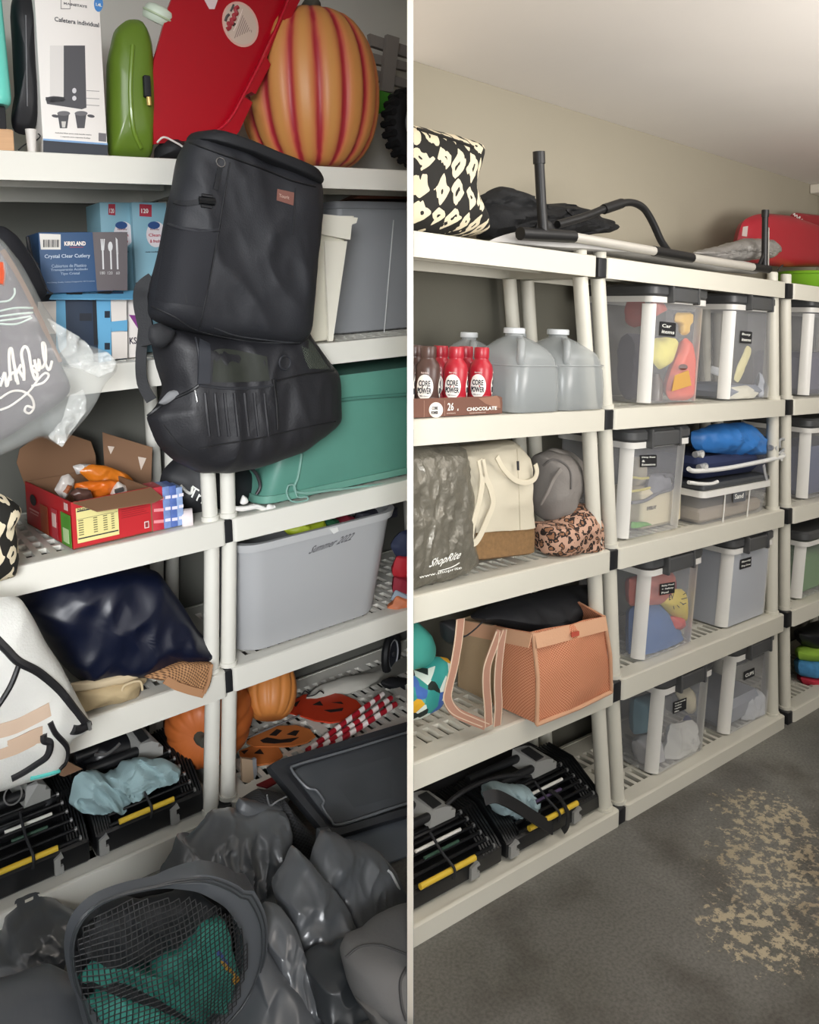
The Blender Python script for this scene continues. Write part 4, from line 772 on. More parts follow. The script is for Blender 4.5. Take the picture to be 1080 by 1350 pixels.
prt(ell(98, 119.5, 2.8, 3.6, 14), M('cfcdd0', .5), dd=d0-.0008); prt(ell(98, 129.5, 2.8, 3.2, 14), M('cfcdd0', .5), dd=d0-.0008)
for cx in (84, 107):
    prt([(cx-8, 150), (cx+7, 150), (cx+4.5, 169), (cx-5, 169)], GRY); prt(ell(cx, 149.5, 8.5, 3.2), M('6a686b', .6), dd=d0-.0008); prt(ell(cx+(13 if cx > 100 else -11), 153, 5, 2, 12, 10), GRY)
prt([(81, 160), (87, 160), (86, 168), (82, 168)], M('c9c5c0', .6), dd=d0-.0008)
prt([(130, 175), (140, 176), (140, 187), (130, 186)], M('6e6a6e', .6), 'barcode')
prt([(80, -8), (93, -8), (93, 12), (80, 12)], LGR, 'logo_square'); prt([(81, -8), (92, -8), (92, 11), (81, 11)], WB, 'logo_square', dd=d0-.0008)
t.text('MAINSTAYS', M('6d6b6c', .7), fp(84, 6), UX, UZ, h=.006, w=.055, parent=bo_, th=.0012); t.text('Cafetera individual', M('4a4a50', .7), fp(72, 28), UX, UZ, h=.011, w=.105, parent=bo_, th=.0012)
t.text('Included filter parts with handle usable', LGR, fp(73, 176), UX, UZ, h=.0035, w=.085, parent=bo_, th=.0012); t.text('1 capsule para capsulas K-Cup', LGR, fp(80, 181), UX, UZ, h=.0035, w=.07, parent=bo_, th=.0012)
for i, y in enumerate((120, 130, 139)): prt([(114, y-1), (131, y), (131, y+.7), (114, y-.3)], LGR, 'callout_line')
prt(ell(130, 5, 6, 10.5), M('3f7fc0', .5), 'blue_badge'); t.text('1.4L', CHALK, fp(126.5, 8), UX, UZ, h=.008, w=.014, parent=bo_, th=.0014)
# small tube, wires
t = Thing(L, 'small_tube', 'small white tube with a red inside in front of the black case', 'tube', L.P(41, 198, .03)); c = L.P(42, 199, .04); c.z = zt0
t.part('tube_body', MB().lathe([(.001, 0), (.009, 0), (.0125, .058), (.0105, .058), (.009, .05), (.001, .05)], c, 16), M('d8d3cd', .5)); t.part('red_filling', MB().lathe([(.001, .049), (.0095, .051), (.009, .054), (.001, .0545)], c, 14), M('9c4038', .6))
t = Thing(L, 'black_wire', 'thin black wire lying next to the small white tube', 'wire', c); t.part('wire', MB().tube(spline([L.P(x, y, .05) for x, y in [(24, 198), (34, 190), (46, 186), (53, 180), (50, 176)]]), .0016, 6), BLK)
# lime green jug
t = soft('green_flask', 'lime green flask with a pale lid behind the carton', 'flask', [(143, 209), (141, 160), (141, 80), (150, 40), (168, 25), (188, 26), (198, 50), (203, 100), (204, 140), (203, 180), (199, 210)], .13, .055, M('5f7a24', .32, clear=.2), part='flask_body', clamp=zt0, pw=3)
t.part('moulded_rib', MB().tube(on(L, t.mb, [(175, 60), (172, 120), (176, 170), (186, 195)], .0005), .006, 8), M('6b882a', .32, clear=.2), t.b)
c = L.P(209, 20, .12); lid = t.part('lid', MB().lathe([(.001, -.022), (.036, -.02), (.040, -.012), (.040, .01), (.034, .02), (.02, .025), (.001, .026)], c, 28, ax=(.35, -.45, 1)), M('cfdccb', .4)); t.part('lid_ring', MB().ring(c, (.35, -.45, 1), .0405, .003), M('b8c9a8', .4), lid)
t.part('clasp', MB().rbox(L.s(192, 110, .05), L.s(201, 110, .05), .06, .075, L.P(196, 128, .06).z, L.P(196, 99, .06).z, .003), BLK); t.part('brass_tip', MB().tube([L.P(196, 128, .06), L.P(197, 139, .06)], .006, 10), M('cfae6a', .35, .4))
t = soft('black_cloth', 'black cloth with white cord behind the big backpack', 'cloth', [(203, 210), (204, 195), (215, 184), (230, 183), (246, 190), (246, 212)], .12, .05, BLK, wr=.007, clamp=zt0)
t.part('white_cord', MB().tube(spline([L.P(x, y, .06) for x, y in [(207, 188), (216, 181), (230, 187), (243, 196), (244, 210), (240, 226)]]), .0028, 7), M('d8d2cc', .6))
# red sled-like lid
t = Thing(L, 'bin_cover', 'large glossy red plastic lid leaning on the big pumpkin', 'lid', L.P(280, 185, .06)); RG = M('a50018', .3); rd0 = .09
mb = MB().plate(L, [(203, 190), (200, 120), (203, 80), (222, 10), (232, -15), (386, -15), (372, 20), (345, 80), (300, 165), (280, 182)], rd0, .012); pn = t.part('panel', mb, RG)
t.part('rim', MB().plate(L, [(386, -15), (402, -12), (381, 29), (373, 25), (352, 76), (357, 85), (337, 124), (331, 121), (322, 127), (333, 135), (315, 174), (302, 187), (285, 181), (268, 176), (290, 170), (308, 152), (345, 80), (372, 20)], rd0-.03, .042), RG)
t.part('rim_edge', MB().tube(spline([L.P(x, y, rd0-.03) for x, y in [(386, -15), (372, 20), (345, 80), (318, 132), (306, 153), (290, 170), (268, 176)]]), .004, 8), M('b8142a', .22, clear=.4))
ST = M('d8a99c', .5); t.part('round_sticker', MB().plate(L, ell(317, 32, 23, 31, 32, -20), rd0-.0012, .001), ST, pn); t.part('round_sticker_print', MB().plate(L, ell(317, 32, 20.5, 28, 32, -20), rd0-.002, .0008), M('c8b3a4', .55), pn)
for pts, c, r in (([(299, 39), (303, 36), (301, 31), (306, 31), (305, 26), (309, 25), (308, 20), (312, 18), (310, 12), (314, 9)], 'a3303a', .006), ([(297, 28), (299, 22), (302, 19)], '4f4a48', .004), ([(304, 15), (306, 11), (308, 6)], '4f4a48', .003), ([(307, 34), (310, 31)], '2c2626', .003), ([(308, 41), (314, 28), (320, 12)], 'e6d6ce', .0012)):
    t.part('printed_scrawl', MB().tube(spline([L.P(x, y, rd0-.002) for x, y in pts]), r, 6), M(c, .6), pn)
for i in range(8): t.part('print_line', MB().plate(L, [(309+i*3.2, 48-i*1.5+2), (320+i*1.6, 20+i*3.2), (320.8+i*1.6, 20.5+i*3.2), (309.8+i*3.2, 48.5-i*1.5+2)], rd0-.0026, .0005), M('8e7b74', .7), pn)
t.part('white_sticker', MB().plate(L, [(268, -3), (275, -12), (290, -8), (283, 12), (276, 12)], rd0-.0012, .001), M('d9c5c6', .6), pn)
# big pumpkin
def pumpkin(label, px, py, rx, ry, d, mat, ax=None, ribs=16, depth=.05, stem=True, group='pumpkins', name='pumpkin', zb=None, flat=1.):
    c = L.P(px, py, d); zz = L.P(px, py-ry, d).z-c.z; w = (L.s(px+rx, py, d)-L.s(px-rx, py, d))/2*.86
    if zb is not None: c.z = zb+zz
    t = Thing(L, name, label, 'pumpkin', c if ax else (c.x, c.y, c.z), group)
    def rib(a): return 1-depth*(1-abs(math.cos(a*ribs/2))**.6)*1.0 if depth else 1
    pr = [(.05*w, -.93*zz)]+[(w*math.cos(a)**.62, zz*math.sin(a)) for a in [math.radians(v) for v in range(-72, 80, 9)]]+[(.12*w, .93*zz), (.02*w, .9*zz)]
    b = t.part('skin', MB().lathe(pr, c, 160, lambda a: 1-depth*(.5+.5*math.cos(a*ribs))**3, ax), mat, smooth=1.2)
    if stem:
        n = Vector(ax).normalized() if ax else Vector((0, 0, 1)); p = c+n*zz*.9; t.part('stem', MB().tube([p, p+n*zz*.12+Vector((0, -.004, 0)), p+n*zz*.25+Vector((w*.12, -.01, .0))], [w*.16, w*.1, w*.12], 10), M('4a4a40', .8))
    return t
pumpkin('huge orange craft pumpkin with red grooves on the top shelf', 408, 112, 93, 106, .17, PUMPK, group=None, zb=LZ[0]+.004, ribs=16, depth=.06)
# ride-on toy at the right end
t = Thing(L, 'toy_truck', 'toy truck with black tyre and grey slatted rack on the top shelf', 'toy', L.P(520, 215, .3)); GT = M('8f8983', .6)
for p in ([(488, 44), (536, 60), (560, 66), (560, 80), (536, 75), (490, 60)], [(492, 70), (560, 88), (560, 98), (492, 83)], [(496, 92), (560, 112), (560, 122), (498, 106)]): t.part('rack_rail', MB().plate(L, p, .32, .02), GT)
t.part('rack_post', MB().plate(L, [(511, 45), (527, 50), (519, 122), (503, 119)], .30, .018), GT); t.part('green_body', MB().plate(L, [(497, 118), (518, 124), (512, 142), (500, 150), (497, 150)], .28, .05), M('4f9a35', .4))
wc = L.P(545, 168, .26); wr_ = (L.P(545, 168, .26)-L.P(545, 220, .26)).length
wh = t.part('tyre', MB().ring(wc, (.25, -1, .05), wr_*.72, wr_*.27, 40, 10), M('1b1b1d', .75, bump=.4, bs=60))
for k in range(22):
    a = 2*math.pi*k/22; e = Vector((math.cos(a), .22*math.cos(a), math.sin(a))); t.part('tread_block', MB().tube([wc+e*wr_*.9+Vector((0, -.03, 0)), wc+e*wr_*.93+Vector((0, .03, 0))], .013, 6), M('151517', .8), wh)
t.part('hub', MB().lathe([(.001, -.03), (wr_*.45, -.03), (wr_*.5, 0), (wr_*.45, .03), (.001, .03)], wc, 24, ax=(.25, -1, .05)), M('a8a7a8', .4))
# ------------------------------------------------------------ left bay, second shelf
zt1 = LZ[1]+.002
def carton(name, label, q, d, dep, zb, mat, group=None, cat='box', bev=.001):
    """upright carton from its front corners: left-bottom, right-bottom, and top row"""
    (xl, yl), (xr, yr), yt = q; a, c = L.s(xl, yl, d), L.s(xr, yr, d); zz = L.P((xl+xr)/2, yt, d).z
    t = Thing(L, name, label, cat, ((a+c)/2, d+dep/2, zb), group); t.box = t.part('carton', MB().rbox(a, c, d, d+dep, zb, zz, bev), mat); t.d = d; t.zt = zz; t.q = (a, c); return t
LB = M('5f9fc4', .6); BB = M('22456b', .55)
t = carton('display_box', 'light blue display carton holding dark blue packs', ((74, 489), (168, 478), 386), .10, .16, zt1, M('16283e', .6)); shelf_top = t.zt
pr_ = lambda px, m, nm='printed_shape', k=1: t.part(nm, MB().plate(L, px, t.d-.0008*k, .0006), m, t.box)
t.part('top_flap', MB().prism([L.P(65, 395, t.d-.03), L.P(183, 395, t.d-.03), L.P(178, 384, t.d+.02), L.P(72, 384, t.d+.02)], (0, 0, .002)), LB)
for px in ([(74, 396), (86, 396), (88, 456), (74, 470)], [(127, 394), (146, 394), (147, 476), (130, 478)]): pr_(px, LB)
for px in ([(146, 394), (167, 394), (167, 422), (147, 424)], [(147, 437), (168, 436), (168, 472), (148, 474)], [(50, 398), (74, 397), (74, 440), (50, 440)]): pr_(px, M('d8d0c8', .6))
pr_([(146, 424), (168, 422), (168, 437), (147, 438)], LB); pr_([(105, 413), (121, 413), (121, 423), (105, 423)], M('0e1624', .6)); pr_([(122, 396), (127, 396), (130, 455), (124, 455)], M('0d131c', .6))
for y in (410, 452): pr_([(138, y), (145, y), (145, y+9), (138, y+9)], M('15202e', .6), k=2)
for px in ([(86, 385), (109, 386), (108, 389), (88, 389)], [(127, 384), (148, 385), (146, 388), (130, 388)]): t.part('hand_hole', MB().prism([L.P(x, y-1, t.d-.008) for x, y in px], (0, 0, .003)), BLK)
t = carton('snack_carton', 'white carton with a purple corner beside the display box', ((168, 477), (191, 474), 392), .12, .12, zt1, M('ddd6d0', .6))
t.part('purple_corner', MB().plate(L, [(170, 415), (186, 416), (187, 441)], t.d-.0008, .0006), M('7a2f7a', .6), t.box); t.text('KS', M('3a3440', .6), L.P(171, 454, t.d-.0005), UX, UZ, h=.018, w=.019, parent=t.box)
t = carton('cutlery_box', 'blue and grey cutlery carton lying on the display box', ((55, 382), (166, 380), 306), .09, .14, shelf_top+.003, BB)
pr_([(122, 306), (168, 306), (168, 383), (128, 383)], M('5d5658', .55)); pr_([(52, 308), (80, 309), (80, 329), (54, 329)], M('d2cfc8', .6), 'barcode_label')
for i in range(11): t.part('barcode_bar', MB().plate(L, [(57+i*2, 316), (57.8+i*2+.6*(i % 3 == 0), 316), (57.8+i*2+.6*(i % 3 == 0), 326), (57+i*2, 326)], t.d-.0016, .0005), INK, t.box)
tx = lambda s_, x, y, h, w, m=CHALK: t.text(s_, m, L.P(x, y, t.d-.001), UX, UZ, h=h, w=w, parent=t.box, th=.0012)
mw = lambda x0, x1, y: L.s(x1, y, t.d)-L.s(x0, y, t.d)
tx('KIRKLAND', 85, 324, .0105, mw(85, 113, 320), M('efe6dc', .6)); t.part('red_line', MB().plate(L, [(92, 325.5), (110, 325.5), (110, 326.3), (92, 326.3)], t.d-.0014, .0005), M('9a3a3a', .6), t.box)
tx('Crystal Clear Cutlery', 59, 342, .012, mw(59, 119, 340), M('b9c6d4', .6)); tx('Cubiertos de Plastico', 68, 353, .008, mw(68, 114, 350), M('96a6ba', .6)); tx('Transparente Acabado', 67, 358.5, .008, mw(67, 116, 356), M('96a6ba', .6)); tx('Tipo Cristal', 80, 363.5, .008, mw(80, 105, 361), M('96a6ba', .6))
tx('Fine Dining Quality Cutlery Designed for All Occasions', 62, 374, .004, mw(62, 125, 373), M('8f9fb4', .6))
CL = M('c9c9c9', .4)
for k, cx in enumerate((135.5, 146, 154.5)):
    pr_([(cx-1, 330), (cx+1, 330), (cx+1.8, 355), (cx-.2, 355)], CL, 'cutlery_picture', 2)
    if k == 0:
        for dx in (-2.2, 0, 2.2): pr_([(cx+dx-.6, 315), (cx+dx+.6, 315), (cx+dx*.5+.7, 330), (cx+dx*.5-.7, 330)], CL, 'cutlery_picture', 2)
    elif k == 1: pr_(ell(cx-.5, 325, 3, 6.5, 14), CL, 'cutlery_picture', 2)
    else: pr_([(cx-2, 313), (cx+.5, 316), (cx+1.5, 335), (cx-1, 335)], CL, 'cutlery_picture', 2)
for s_, x in (('180', 132), ('120', 142), ('60', 153)): tx(s_, x, 362, .008, mw(x, x+(6.5 if len(s_) == 3 else 5), 360), M('a9a7a6', .6))
for xl, xr, d, nm in ((141, 183, .27, 'left pale blue wipes box behind the cutlery carton'), (183, 228, .25, 'right pale blue wipes box next to the backpack')):
    t = carton('wipes_box', nm, ((xl, 440), (xr, 436), 267), d, .14, zt1, M('7fa9b8', .55, var=.08, vs=10), 'pale blue wipes boxes')
    pr_([(184, 269), (200, 270), (200, 286), (184, 285)] if d < .27 else [(143, 269), (152, 269), (152, 284), (143, 283)], M('a3283a', .6), 'red_label')
    tx('120', (186.5 if d < .27 else 144.5), 281, .013, mw(0, 11 if d < .27 else 7, 280)); cx = 206 if d < .27 else 163
    pr_(ell(cx, 309, 13, 17), M('d5ced0', .6), 'round_label'); pr_(ell(cx-3, 297, 8, 5, 16), M('24477d', .6), 'blue_badge', 2)
    tx('family', cx-8, 304, .006, mw(0, 15, 300), M('8a6068', .6)); tx('Clean', cx-10, 312, .009, mw(0, 19, 310), M('b03a48', .6)); tx('& fresh', cx-8, 320, .009, mw(0, 16, 318), M('b03a48', .6)); tx('moist towelettes', cx-14, 333, .004, mw(0, 24, 333), INK)
t = soft('drawstring_pouch', 'black drawstring pouch slumped at left over the cutlery carton', 'bag', [(-30, 300), (5, 299), (22, 312), (38, 332), (52, 355), (63, 380), (60, 392), (48, 399), (34, 402), (10, 390), (-30, 380)], .0, .05, M('11131a', .75), wr=.006, part='bag_body')
t.part('cord', MB().tube(spline([L.P(x, y, -.02) for x, y in [(40, 335), (50, 352), (56, 368), (63, 383), (70, 387)]]), .002, 6), BLK); t.part('cord', MB().tube(spline([L.P(x, y, .05) for x, y in [(36, 312), (42, 340), (50, 350)]]), .004, 6), BLK)
# pillow in a clear plastic bag
PIL = M('554a52', .85, var=.15, vs=25, bump=.3, bs=70)
t = soft('pillow', 'grey mauve pillow with white script and a pumpkin print', 'pillow', [(-60, 330), (-10, 312), (8, 330), (25, 362), (45, 400), (62, 440), (75, 470), (90, 500), (95, 514), (80, 530), (50, 550), (8, 577), (-60, 600)], -.13, .06, PIL, tb=.08, wr=.006, part='cushion')
pb = t.mb.bvh(); WS = M('ece4dc', .6); z4 = lambda pts: [(x/3.97, 300+y/3.97) for x, y in pts]
for k, pts in enumerate(([(0, 830), (12, 800), (25, 760), (35, 830), (52, 775), (75, 760), (85, 800), (95, 805)], [(55, 800), (48, 690), (50, 640), (62, 640), (75, 720), (95, 820)], [(80, 775), (110, 720), (100, 745), (125, 790)], [(125, 800), (125, 740), (112, 660), (130, 622), (150, 650), (165, 740), (185, 795), (195, 765), (165, 735), (200, 715)], [(180, 690), (190, 735), (205, 745), (203, 690), (215, 735), (238, 700), (236, 620), (222, 608), (232, 690), (255, 745), (272, 700)], [(165, 830), (225, 812), (255, 775), (235, 762), (200, 795), (150, 860), (60, 930), (0, 955)], [(0, 895), (60, 858), (120, 858), (165, 890), (178, 940), (155, 972), (130, 960), (140, 935), (168, 942)])):
    t.part('script_stroke', MB().tube(on(L, t.mb, z4(pts), .002, 8), .0032 if k < 5 else .0026, 6), WS, t.b)
for pts in ([(0, 398), (12, 396), (19, 388), (19, 380)], [(0, 410), (20, 406), (43, 406)], [(0, 417), (22, 414), (43, 412)], [(0, 423), (22, 420), (40, 417)], [(0, 427), (22, 427), (42, 419)]): t.part('printed_line', MB().tube(on(L, t.mb, pts, .0015), .0022, 5), M('c2d2c8', .6), t.b)
mb = MB().tube(on(L, t.mb, [(-4, 348), (-2, 360), (-4, 375)], .002), .014, 8); t.part('printed_pumpkin', mb, M('c9502c', .6), t.b)
t.part('printed_band', MB().ribbon(on(L, t.mb, [(2, 330), (16, 352), (34, 385), (50, 418), (64, 448), (78, 478)], .004), .014, (-.2, -1, 0), .001), M('6b4a34', .7), t.b)
FILM = see(M('dfe3e0', .12, spec=.9, bump=.5, bs=30), .78); FILM2 = see(M('eceeea', .1, spec=1., bump=.8, bs=35), .72)
t = Thing(L, 'plastic_bag', 'clear plastic bag around the mauve pillow, loose corner at right', 'bag', L.P(60, 560, -.13))
mb = MB().inflate([L.P(x, y, -.13) for x, y in [(-60, 322), (0, 312), (30, 350), (56, 400), (75, 430), (110, 452), (140, 462), (156, 478), (152, 492), (138, 505), (128, 530), (112, 552), (96, 568), (82, 588), (72, 586), (56, 575), (20, 592), (-60, 622)]], .072, .09, it=1, wr=.006, ws=14, rings=18, n=110, pw=3); t.part('film', mb, FILM)
for px, s_ in (([(60, 420), (78, 432), (112, 452), (125, 480), (110, 490), (88, 480)], 1), ([(100, 470), (138, 462), (156, 478), (148, 492), (128, 500), (108, 490)], 2), ([(92, 520), (112, 515), (114, 540), (96, 566), (80, 588), (62, 574), (80, 555)], 3)):
    t.part('film_fold', MB().inflate([L.P(x, y, -.17) for x, y in px], .006, it=1, wr=.016, ws=30, seed=s_, n=90, rings=14), FILM2)
# ------------------------------------------------------------ tubs
def tub(name, label, q, d, dep, zb, mat, rim, r=.04, up=False, group=None, rimh=.03, open_=True, rimw=.012):
    """rounded plastic tub: bottom corners, top corners, top row; up=True puts the rim at the floor"""
    (xlb, xrb), (xlt, xrt), yb, yt = q; a0, a1 = L.s(xlb, yb, d), L.s(xrb, yb, d); b0, b1 = L.s(xlt, yt, d), L.s(xrt, yt, d); zt = L.P((xlt+xrt)/2, yt, d).z
    t = Thing(L, name, label, 'tub', ((a0+a1)/2, d+dep/2, zb), group)
    def ring(f, i=0.): return [(x, y, zb+(zt-zb)*f) for x, y in rr(a0+(b0-a0)*f+i, a1+(b1-a1)*f-i, d+i+.015*(1-f), d+dep-i, r, 6)]
    rg = [ring(0, .012), ring(.012, .003), ring(.04), ring(.5), ring(.97)]
    if open_: rg += [ring(.97, .004), ring(.5, .004), ring(.05, .006)]
    t.b = t.part('tub_body', MB().loft(rg), mat); t.d = d; t.zt = zt
    f = .02 if up else .99; g = (rimh/(zt-zb))
    f0, f1 = (f, f+g) if up else (f-g, f)
    t.part('rim', MB().loft([ring(f0, .0), ring(f0, -rimw), ring(f1, -rimw-.002), ring(f1, .004), ring(f0, .004)], False, False), rim); return t
WT2 = M('dcd8c8', .45); GT1 = M('8e9093', .42, var=.03, vs=5); GT2 = M('a5a6a8', .4, var=.03, vs=4)
t = tub('white_tub', 'cream plastic tub beside the black backpack', ((350, 441), (350, 462), 452, 283), .03, .2, zt1, WT2, M('e2dfd2', .45), r=.02)
t.part('corner_rib', MB().prism([L.P(x, y, .026) for x, y in [(428, 318), (458, 318), (439, 450), (434, 450)]], (0, .012, 0)), M('e4e0d2', .42), t.b); t.part('rim_lip', MB().prism([L.P(x, y, .012) for x, y in [(414, 281), (472, 287), (470, 294), (464, 296), (462, 316), (414, 307)]], (0, .03, 0)), M('e2dfd2', .45), t.b)
t = tub('grey_tub', 'grey plastic tub beside the cream one, under the top shelf', ((438, 640), (440, 660), 446, 266), .24, .24, zt1, GT1, M('8b8d92', .42), r=.06, rimh=.022)
t.part('moulded_seam', MB().tube([L.P(519, 290, .236), L.P(506, 446, .236)], .0022, 6), M('c9cbcb', .35), t.b)
t = Thing(L, 'brown_board', 'brown board lying on the grey tub under the top shelf', 'board', L.P(500, 258, .3)); t.part('board', MB().plate(L, [(466, 262), (484, 253), (560, 251), (560, 262)], .26, .1), M('7a4a38', .7))
GRN2 = M('568a7c', .4, var=.12, vs=7, bump=.08, bs=60); zt2 = .85
t = tub('green_tub', 'dark green plastic tub turned upside down', ((345, 640), (395, 640), 662, 482), .03, .3, .850, GRN2, M('659687', .4), r=.05, up=True, rimh=.02, open_=False, rimw=.004)
t.part('step_band', MB().tube([L.P(x, y, .028) for x, y in [(432, 530), (470, 525), (540, 520)]], .006, 8), M('4b7c70', .4), t.b)
t.part('corner_seam', MB().tube(spline([L.P(x, y, .026) for x, y in [(398, 598), (393, 628), (388, 644), (400, 650), (440, 646), (540, 634)]]), .0035, 6), M('7fa89c', .35), t.b)
t.part('latch_outline', MB().tube(spline([L.P(x, y, .022) for x, y in [(380, 640), (378, 650), (385, 661), (404, 660), (405, 655), (392, 655), (388, 640), (380, 640)]], 3), .0025, 6), M('86aca2', .35), t.b)
# black strappy bag and white bow on the shelf beside the green tub
t = soft('treat_bag', 'black bag with white word print behind the shelf posts', 'bag', [(205, 655), (212, 620), (235, 600), (280, 595), (320, 610), (345, 640), (340, 668), (300, 685), (240, 684)], .18, .07, M('16171b', .6), tb=.08, wr=.008, part='bag_body')
t.text('Trick', CHALK, (0, 0, 0), UX, UZ, h=1, w=1, parent=t.b, hook=on_text(L, t.mb.bvh(), 248, 653, 34, 22, 6, -13)); t.part('printed_cat', MB().tube(on(L, t.mb, [(238, 640), (246, 648), (252, 650), (254, 642)], .002), .004, 6), CHALK, t.b)
t.part('handle_loop', MB().tube(spline([L.P(x, y, .06) for x, y in [(318, 610), (336, 622), (343, 640), (338, 652)]]), .005, 8), M('2a2a2e', .5))
t = Thing(L, 'white_ribbon', 'white ribbon bow lying on the shelf behind the post', 'ribbon', L.P(330, 670, .03)); WR = M('e6e3df', .6)
t.part('tail', MB().tube(spline([L.P(x, y, .03) for x, y in [(300, 668), (318, 671), (338, 668), (352, 672), (362, 668)]]), [.006]*8+[.009]*100, 8) if 0 else MB().tube(spline([L.P(x, y, .03) for x, y in [(300, 668), (318, 671), (338, 668), (352, 672), (362, 668)]]), .007, 8), WR); t.part('loop', MB().inflate([L.P(x, y, .03) for x, y in [(316, 664), (320, 652), (326, 656), (328, 662), (322, 666)]], .01, n=30, rings=5), WR); t.part('knot', MB().inflate([L.P(x, y, .03) for x, y in [(348, 672), (354, 664), (362, 666), (363, 674), (354, 678)]], .012, n=30, rings=5), WR)
# snack box
zt2 = .853; RB = M('b3161f', .5, var=.05, vs=12); BRN = M('7d5c42', .8)
K = [L.Z(97, 725, zt2), L.Z(202, 701, zt2), None, L.Z(36, 690, zt2)]; K[2] = K[1]+(K[3]-K[0])
zb2 = L.P(92, 663, K[0].y).z
t = Thing(L, 'snack_box', 'open red cardboard snack box with nutrition panel', 'box', (K[0]+K[2])/2)
W_ = lambda i, j, z0, z1, m, nm: t.part(nm, panel(Vector((K[i].x, K[i].y, z0)), Vector((K[j].x, K[j].y, z0)), Vector((K[j].x, K[j].y, z1)), Vector((K[i].x, K[i].y, z1)), 2, 2, wr=0), m)
fr = W_(0, 1, zt2, zb2, RB, 'front_panel'); sd = W_(3, 0, zt2, zb2, RB, 'side_panel'); W_(1, 2, zt2, zb2, BRN, 'end_panel'); W_(2, 3, zt2, zb2, BRN, 'back_panel'); t.part('box_bottom', MB().qbox([tuple(k) for k in K], zt2, zt2+.003), BRN)
def uv(i, j, u, v, off=.002):
    a, b = K[i], K[j]; p = a+(b-a)*u; n = (b-a).cross(Vector((0, 0, 1))).normalized(); return Vector((p.x, p.y, zt2+(zb2-zt2)*v))+n*(off+.001)
def face(i, j, u0, v0, u1, v1, m, par, nm='printed_panel', off=.002):
    n = (K[j]-K[i]).cross(Vector((0, 0, 1))).normalized(); return t.part(nm, MB().prism([uv(i, j, *q, off) for q in ((u0, v0), (u1, v0), (u1, v1), (u0, v1))], -n*.0008), m, par)
NF = M('d9cf8c', .6); face(0, 1, .05, .12, .56, .86, NF, fr, 'nutrition_panel')
e1 = K[1]-K[0]
for v, hh in ((.78, .05), (.62, .012), (.2, .05)): face(0, 1, .06, v, .55, v+hh*.5, INK, fr, 'table_rule', .003)
for r in range(7):
    for cc, (u, w) in enumerate(((.07, .1), (.25, .06), (.37, .05), (.47, .06))): face(0, 1, u, .28+.05*r, u+w*(.6+.4*((r*3+cc) % 3)/2), .30+.05*r, M('6b6440', .7), fr, 'table_text', .003)
t.text('Nutrition Facts', INK, uv(0, 1, .07, .8, .003), e1, UZ, h=.007, w=.06, parent=fr)
t.text('Ingredients: corn, oil, salt', M('7c1016', .6), uv(0, 1, .6, .7), e1, UZ, h=.004, w=.07, parent=fr)
for r in range(5): face(0, 1, .6, .45+.045*r, .95-.03*(r % 3), .46+.045*r, M('8a1218', .7), fr, 'small_print')
face(0, 1, .885, .12, .945, .27, M('d8c8c4', .6), fr, 'stamp'); face(0, 1, .895, .14, .935, .25, M('8a2a2c', .6), fr, 'stamp', .003)
for u0, u1, c, tp in ((.80, .99, '4f8f2e', .72), (.60, .72, 'a8323a', .7), (.36, .52, '96421e', .66)): face(3, 0, u0, .03, u1, tp, M(c, .55), sd)
face(3, 0, .84, .1, .95, .4, M('b8d29a', .6), sd, off=.003); face(3, 0, .62, .3, .70, .6, M('d0b0a8', .6), sd, off=.003); face(3, 0, .88, .8, .95, .95, M('d8b4b0', .6), sd)
t.part('round_mark', MB().prism([uv(3, 0, .2+.07*math.cos(a*.5236), .66+.13*math.sin(a*.5236)) for a in range(12)], (.0005, 0, 0)), M('1c1416', .6), sd); face(3, 0, .1, .4, .32, .44, M('d88a86', .6), sd); face(3, 0, .12, .33, .3, .36, M('d88a86', .6), sd)
fl = [Vector(L.P(x, y, K[0].y-.06 if k > 1 else K[0].y)) for k, (x, y) in enumerate(((95, 663), (201, 641), (216, 657), (150, 674), (118, 672)))]
fl = [uv(0, 1, .02, 1.0), uv(0, 1, 1.0, 1.0), L.P(215, 656, K[1].y-.03), L.P(203, 662, K[1].y-.05), L.P(128, 674, K[0].y-.06), L.P(112, 668, K[0].y-.04)]
t.part('front_flap', MB().prism(fl, (0, .0, -.002)), BRN)
dB = (K[2].y+K[3].y)/2
t.part('back_flap', MB().prism([L.P(x, y, dB+.01) for x, y in [(33, 640), (22, 610), (26, 592), (48, 576), (90, 572), (120, 582), (126, 600), (128, 650), (40, 652)]], (0, .003, 0)), BRN)
sf = t.part('side_flap', MB().prism([L.P(x, y, dB-.02) for x, y in [(135, 570), (201, 590), (199, 644), (140, 655)]], (.001, .003, 0)), M('84634a', .8))
for px in ([(142, 588), (151, 589), (146, 599)], [(182, 602), (193, 604), (186, 620)]): t.part('printed_arrow', MB().prism([L.P(x, y, dB-.0215) for x, y in px], (0, .001, 0)), M('d8c8ba', .6), sf)
def packet(label, px, d, c, tf=.014, deco=None):
    q = soft('snack_packet', label, 'packet', px, d, tf, M(c, .32, bump=.25, bs=40), wr=.007, ws=26, part='wrapper', group='snack packets in the red box', n=56, rings=9)
    if deco: q.part('print_patch', MB().tube(on(L, q.mb, deco[1], .0015), .007, 6), M(deco[0], .5), q.b)
    return q
dp = (K[0].y+K[2].y)/2
packet('orange snack packet on top of the heap in the red box', [(103, 622), (118, 612), (140, 614), (165, 624), (178, 636), (172, 644), (150, 640), (120, 636)], dp+.04, 'c8701e'); packet('pale snack packet at the back of the red box', [(94, 614), (105, 611), (130, 613), (128, 622), (100, 626)], dp+.07, 'c9c4c0')
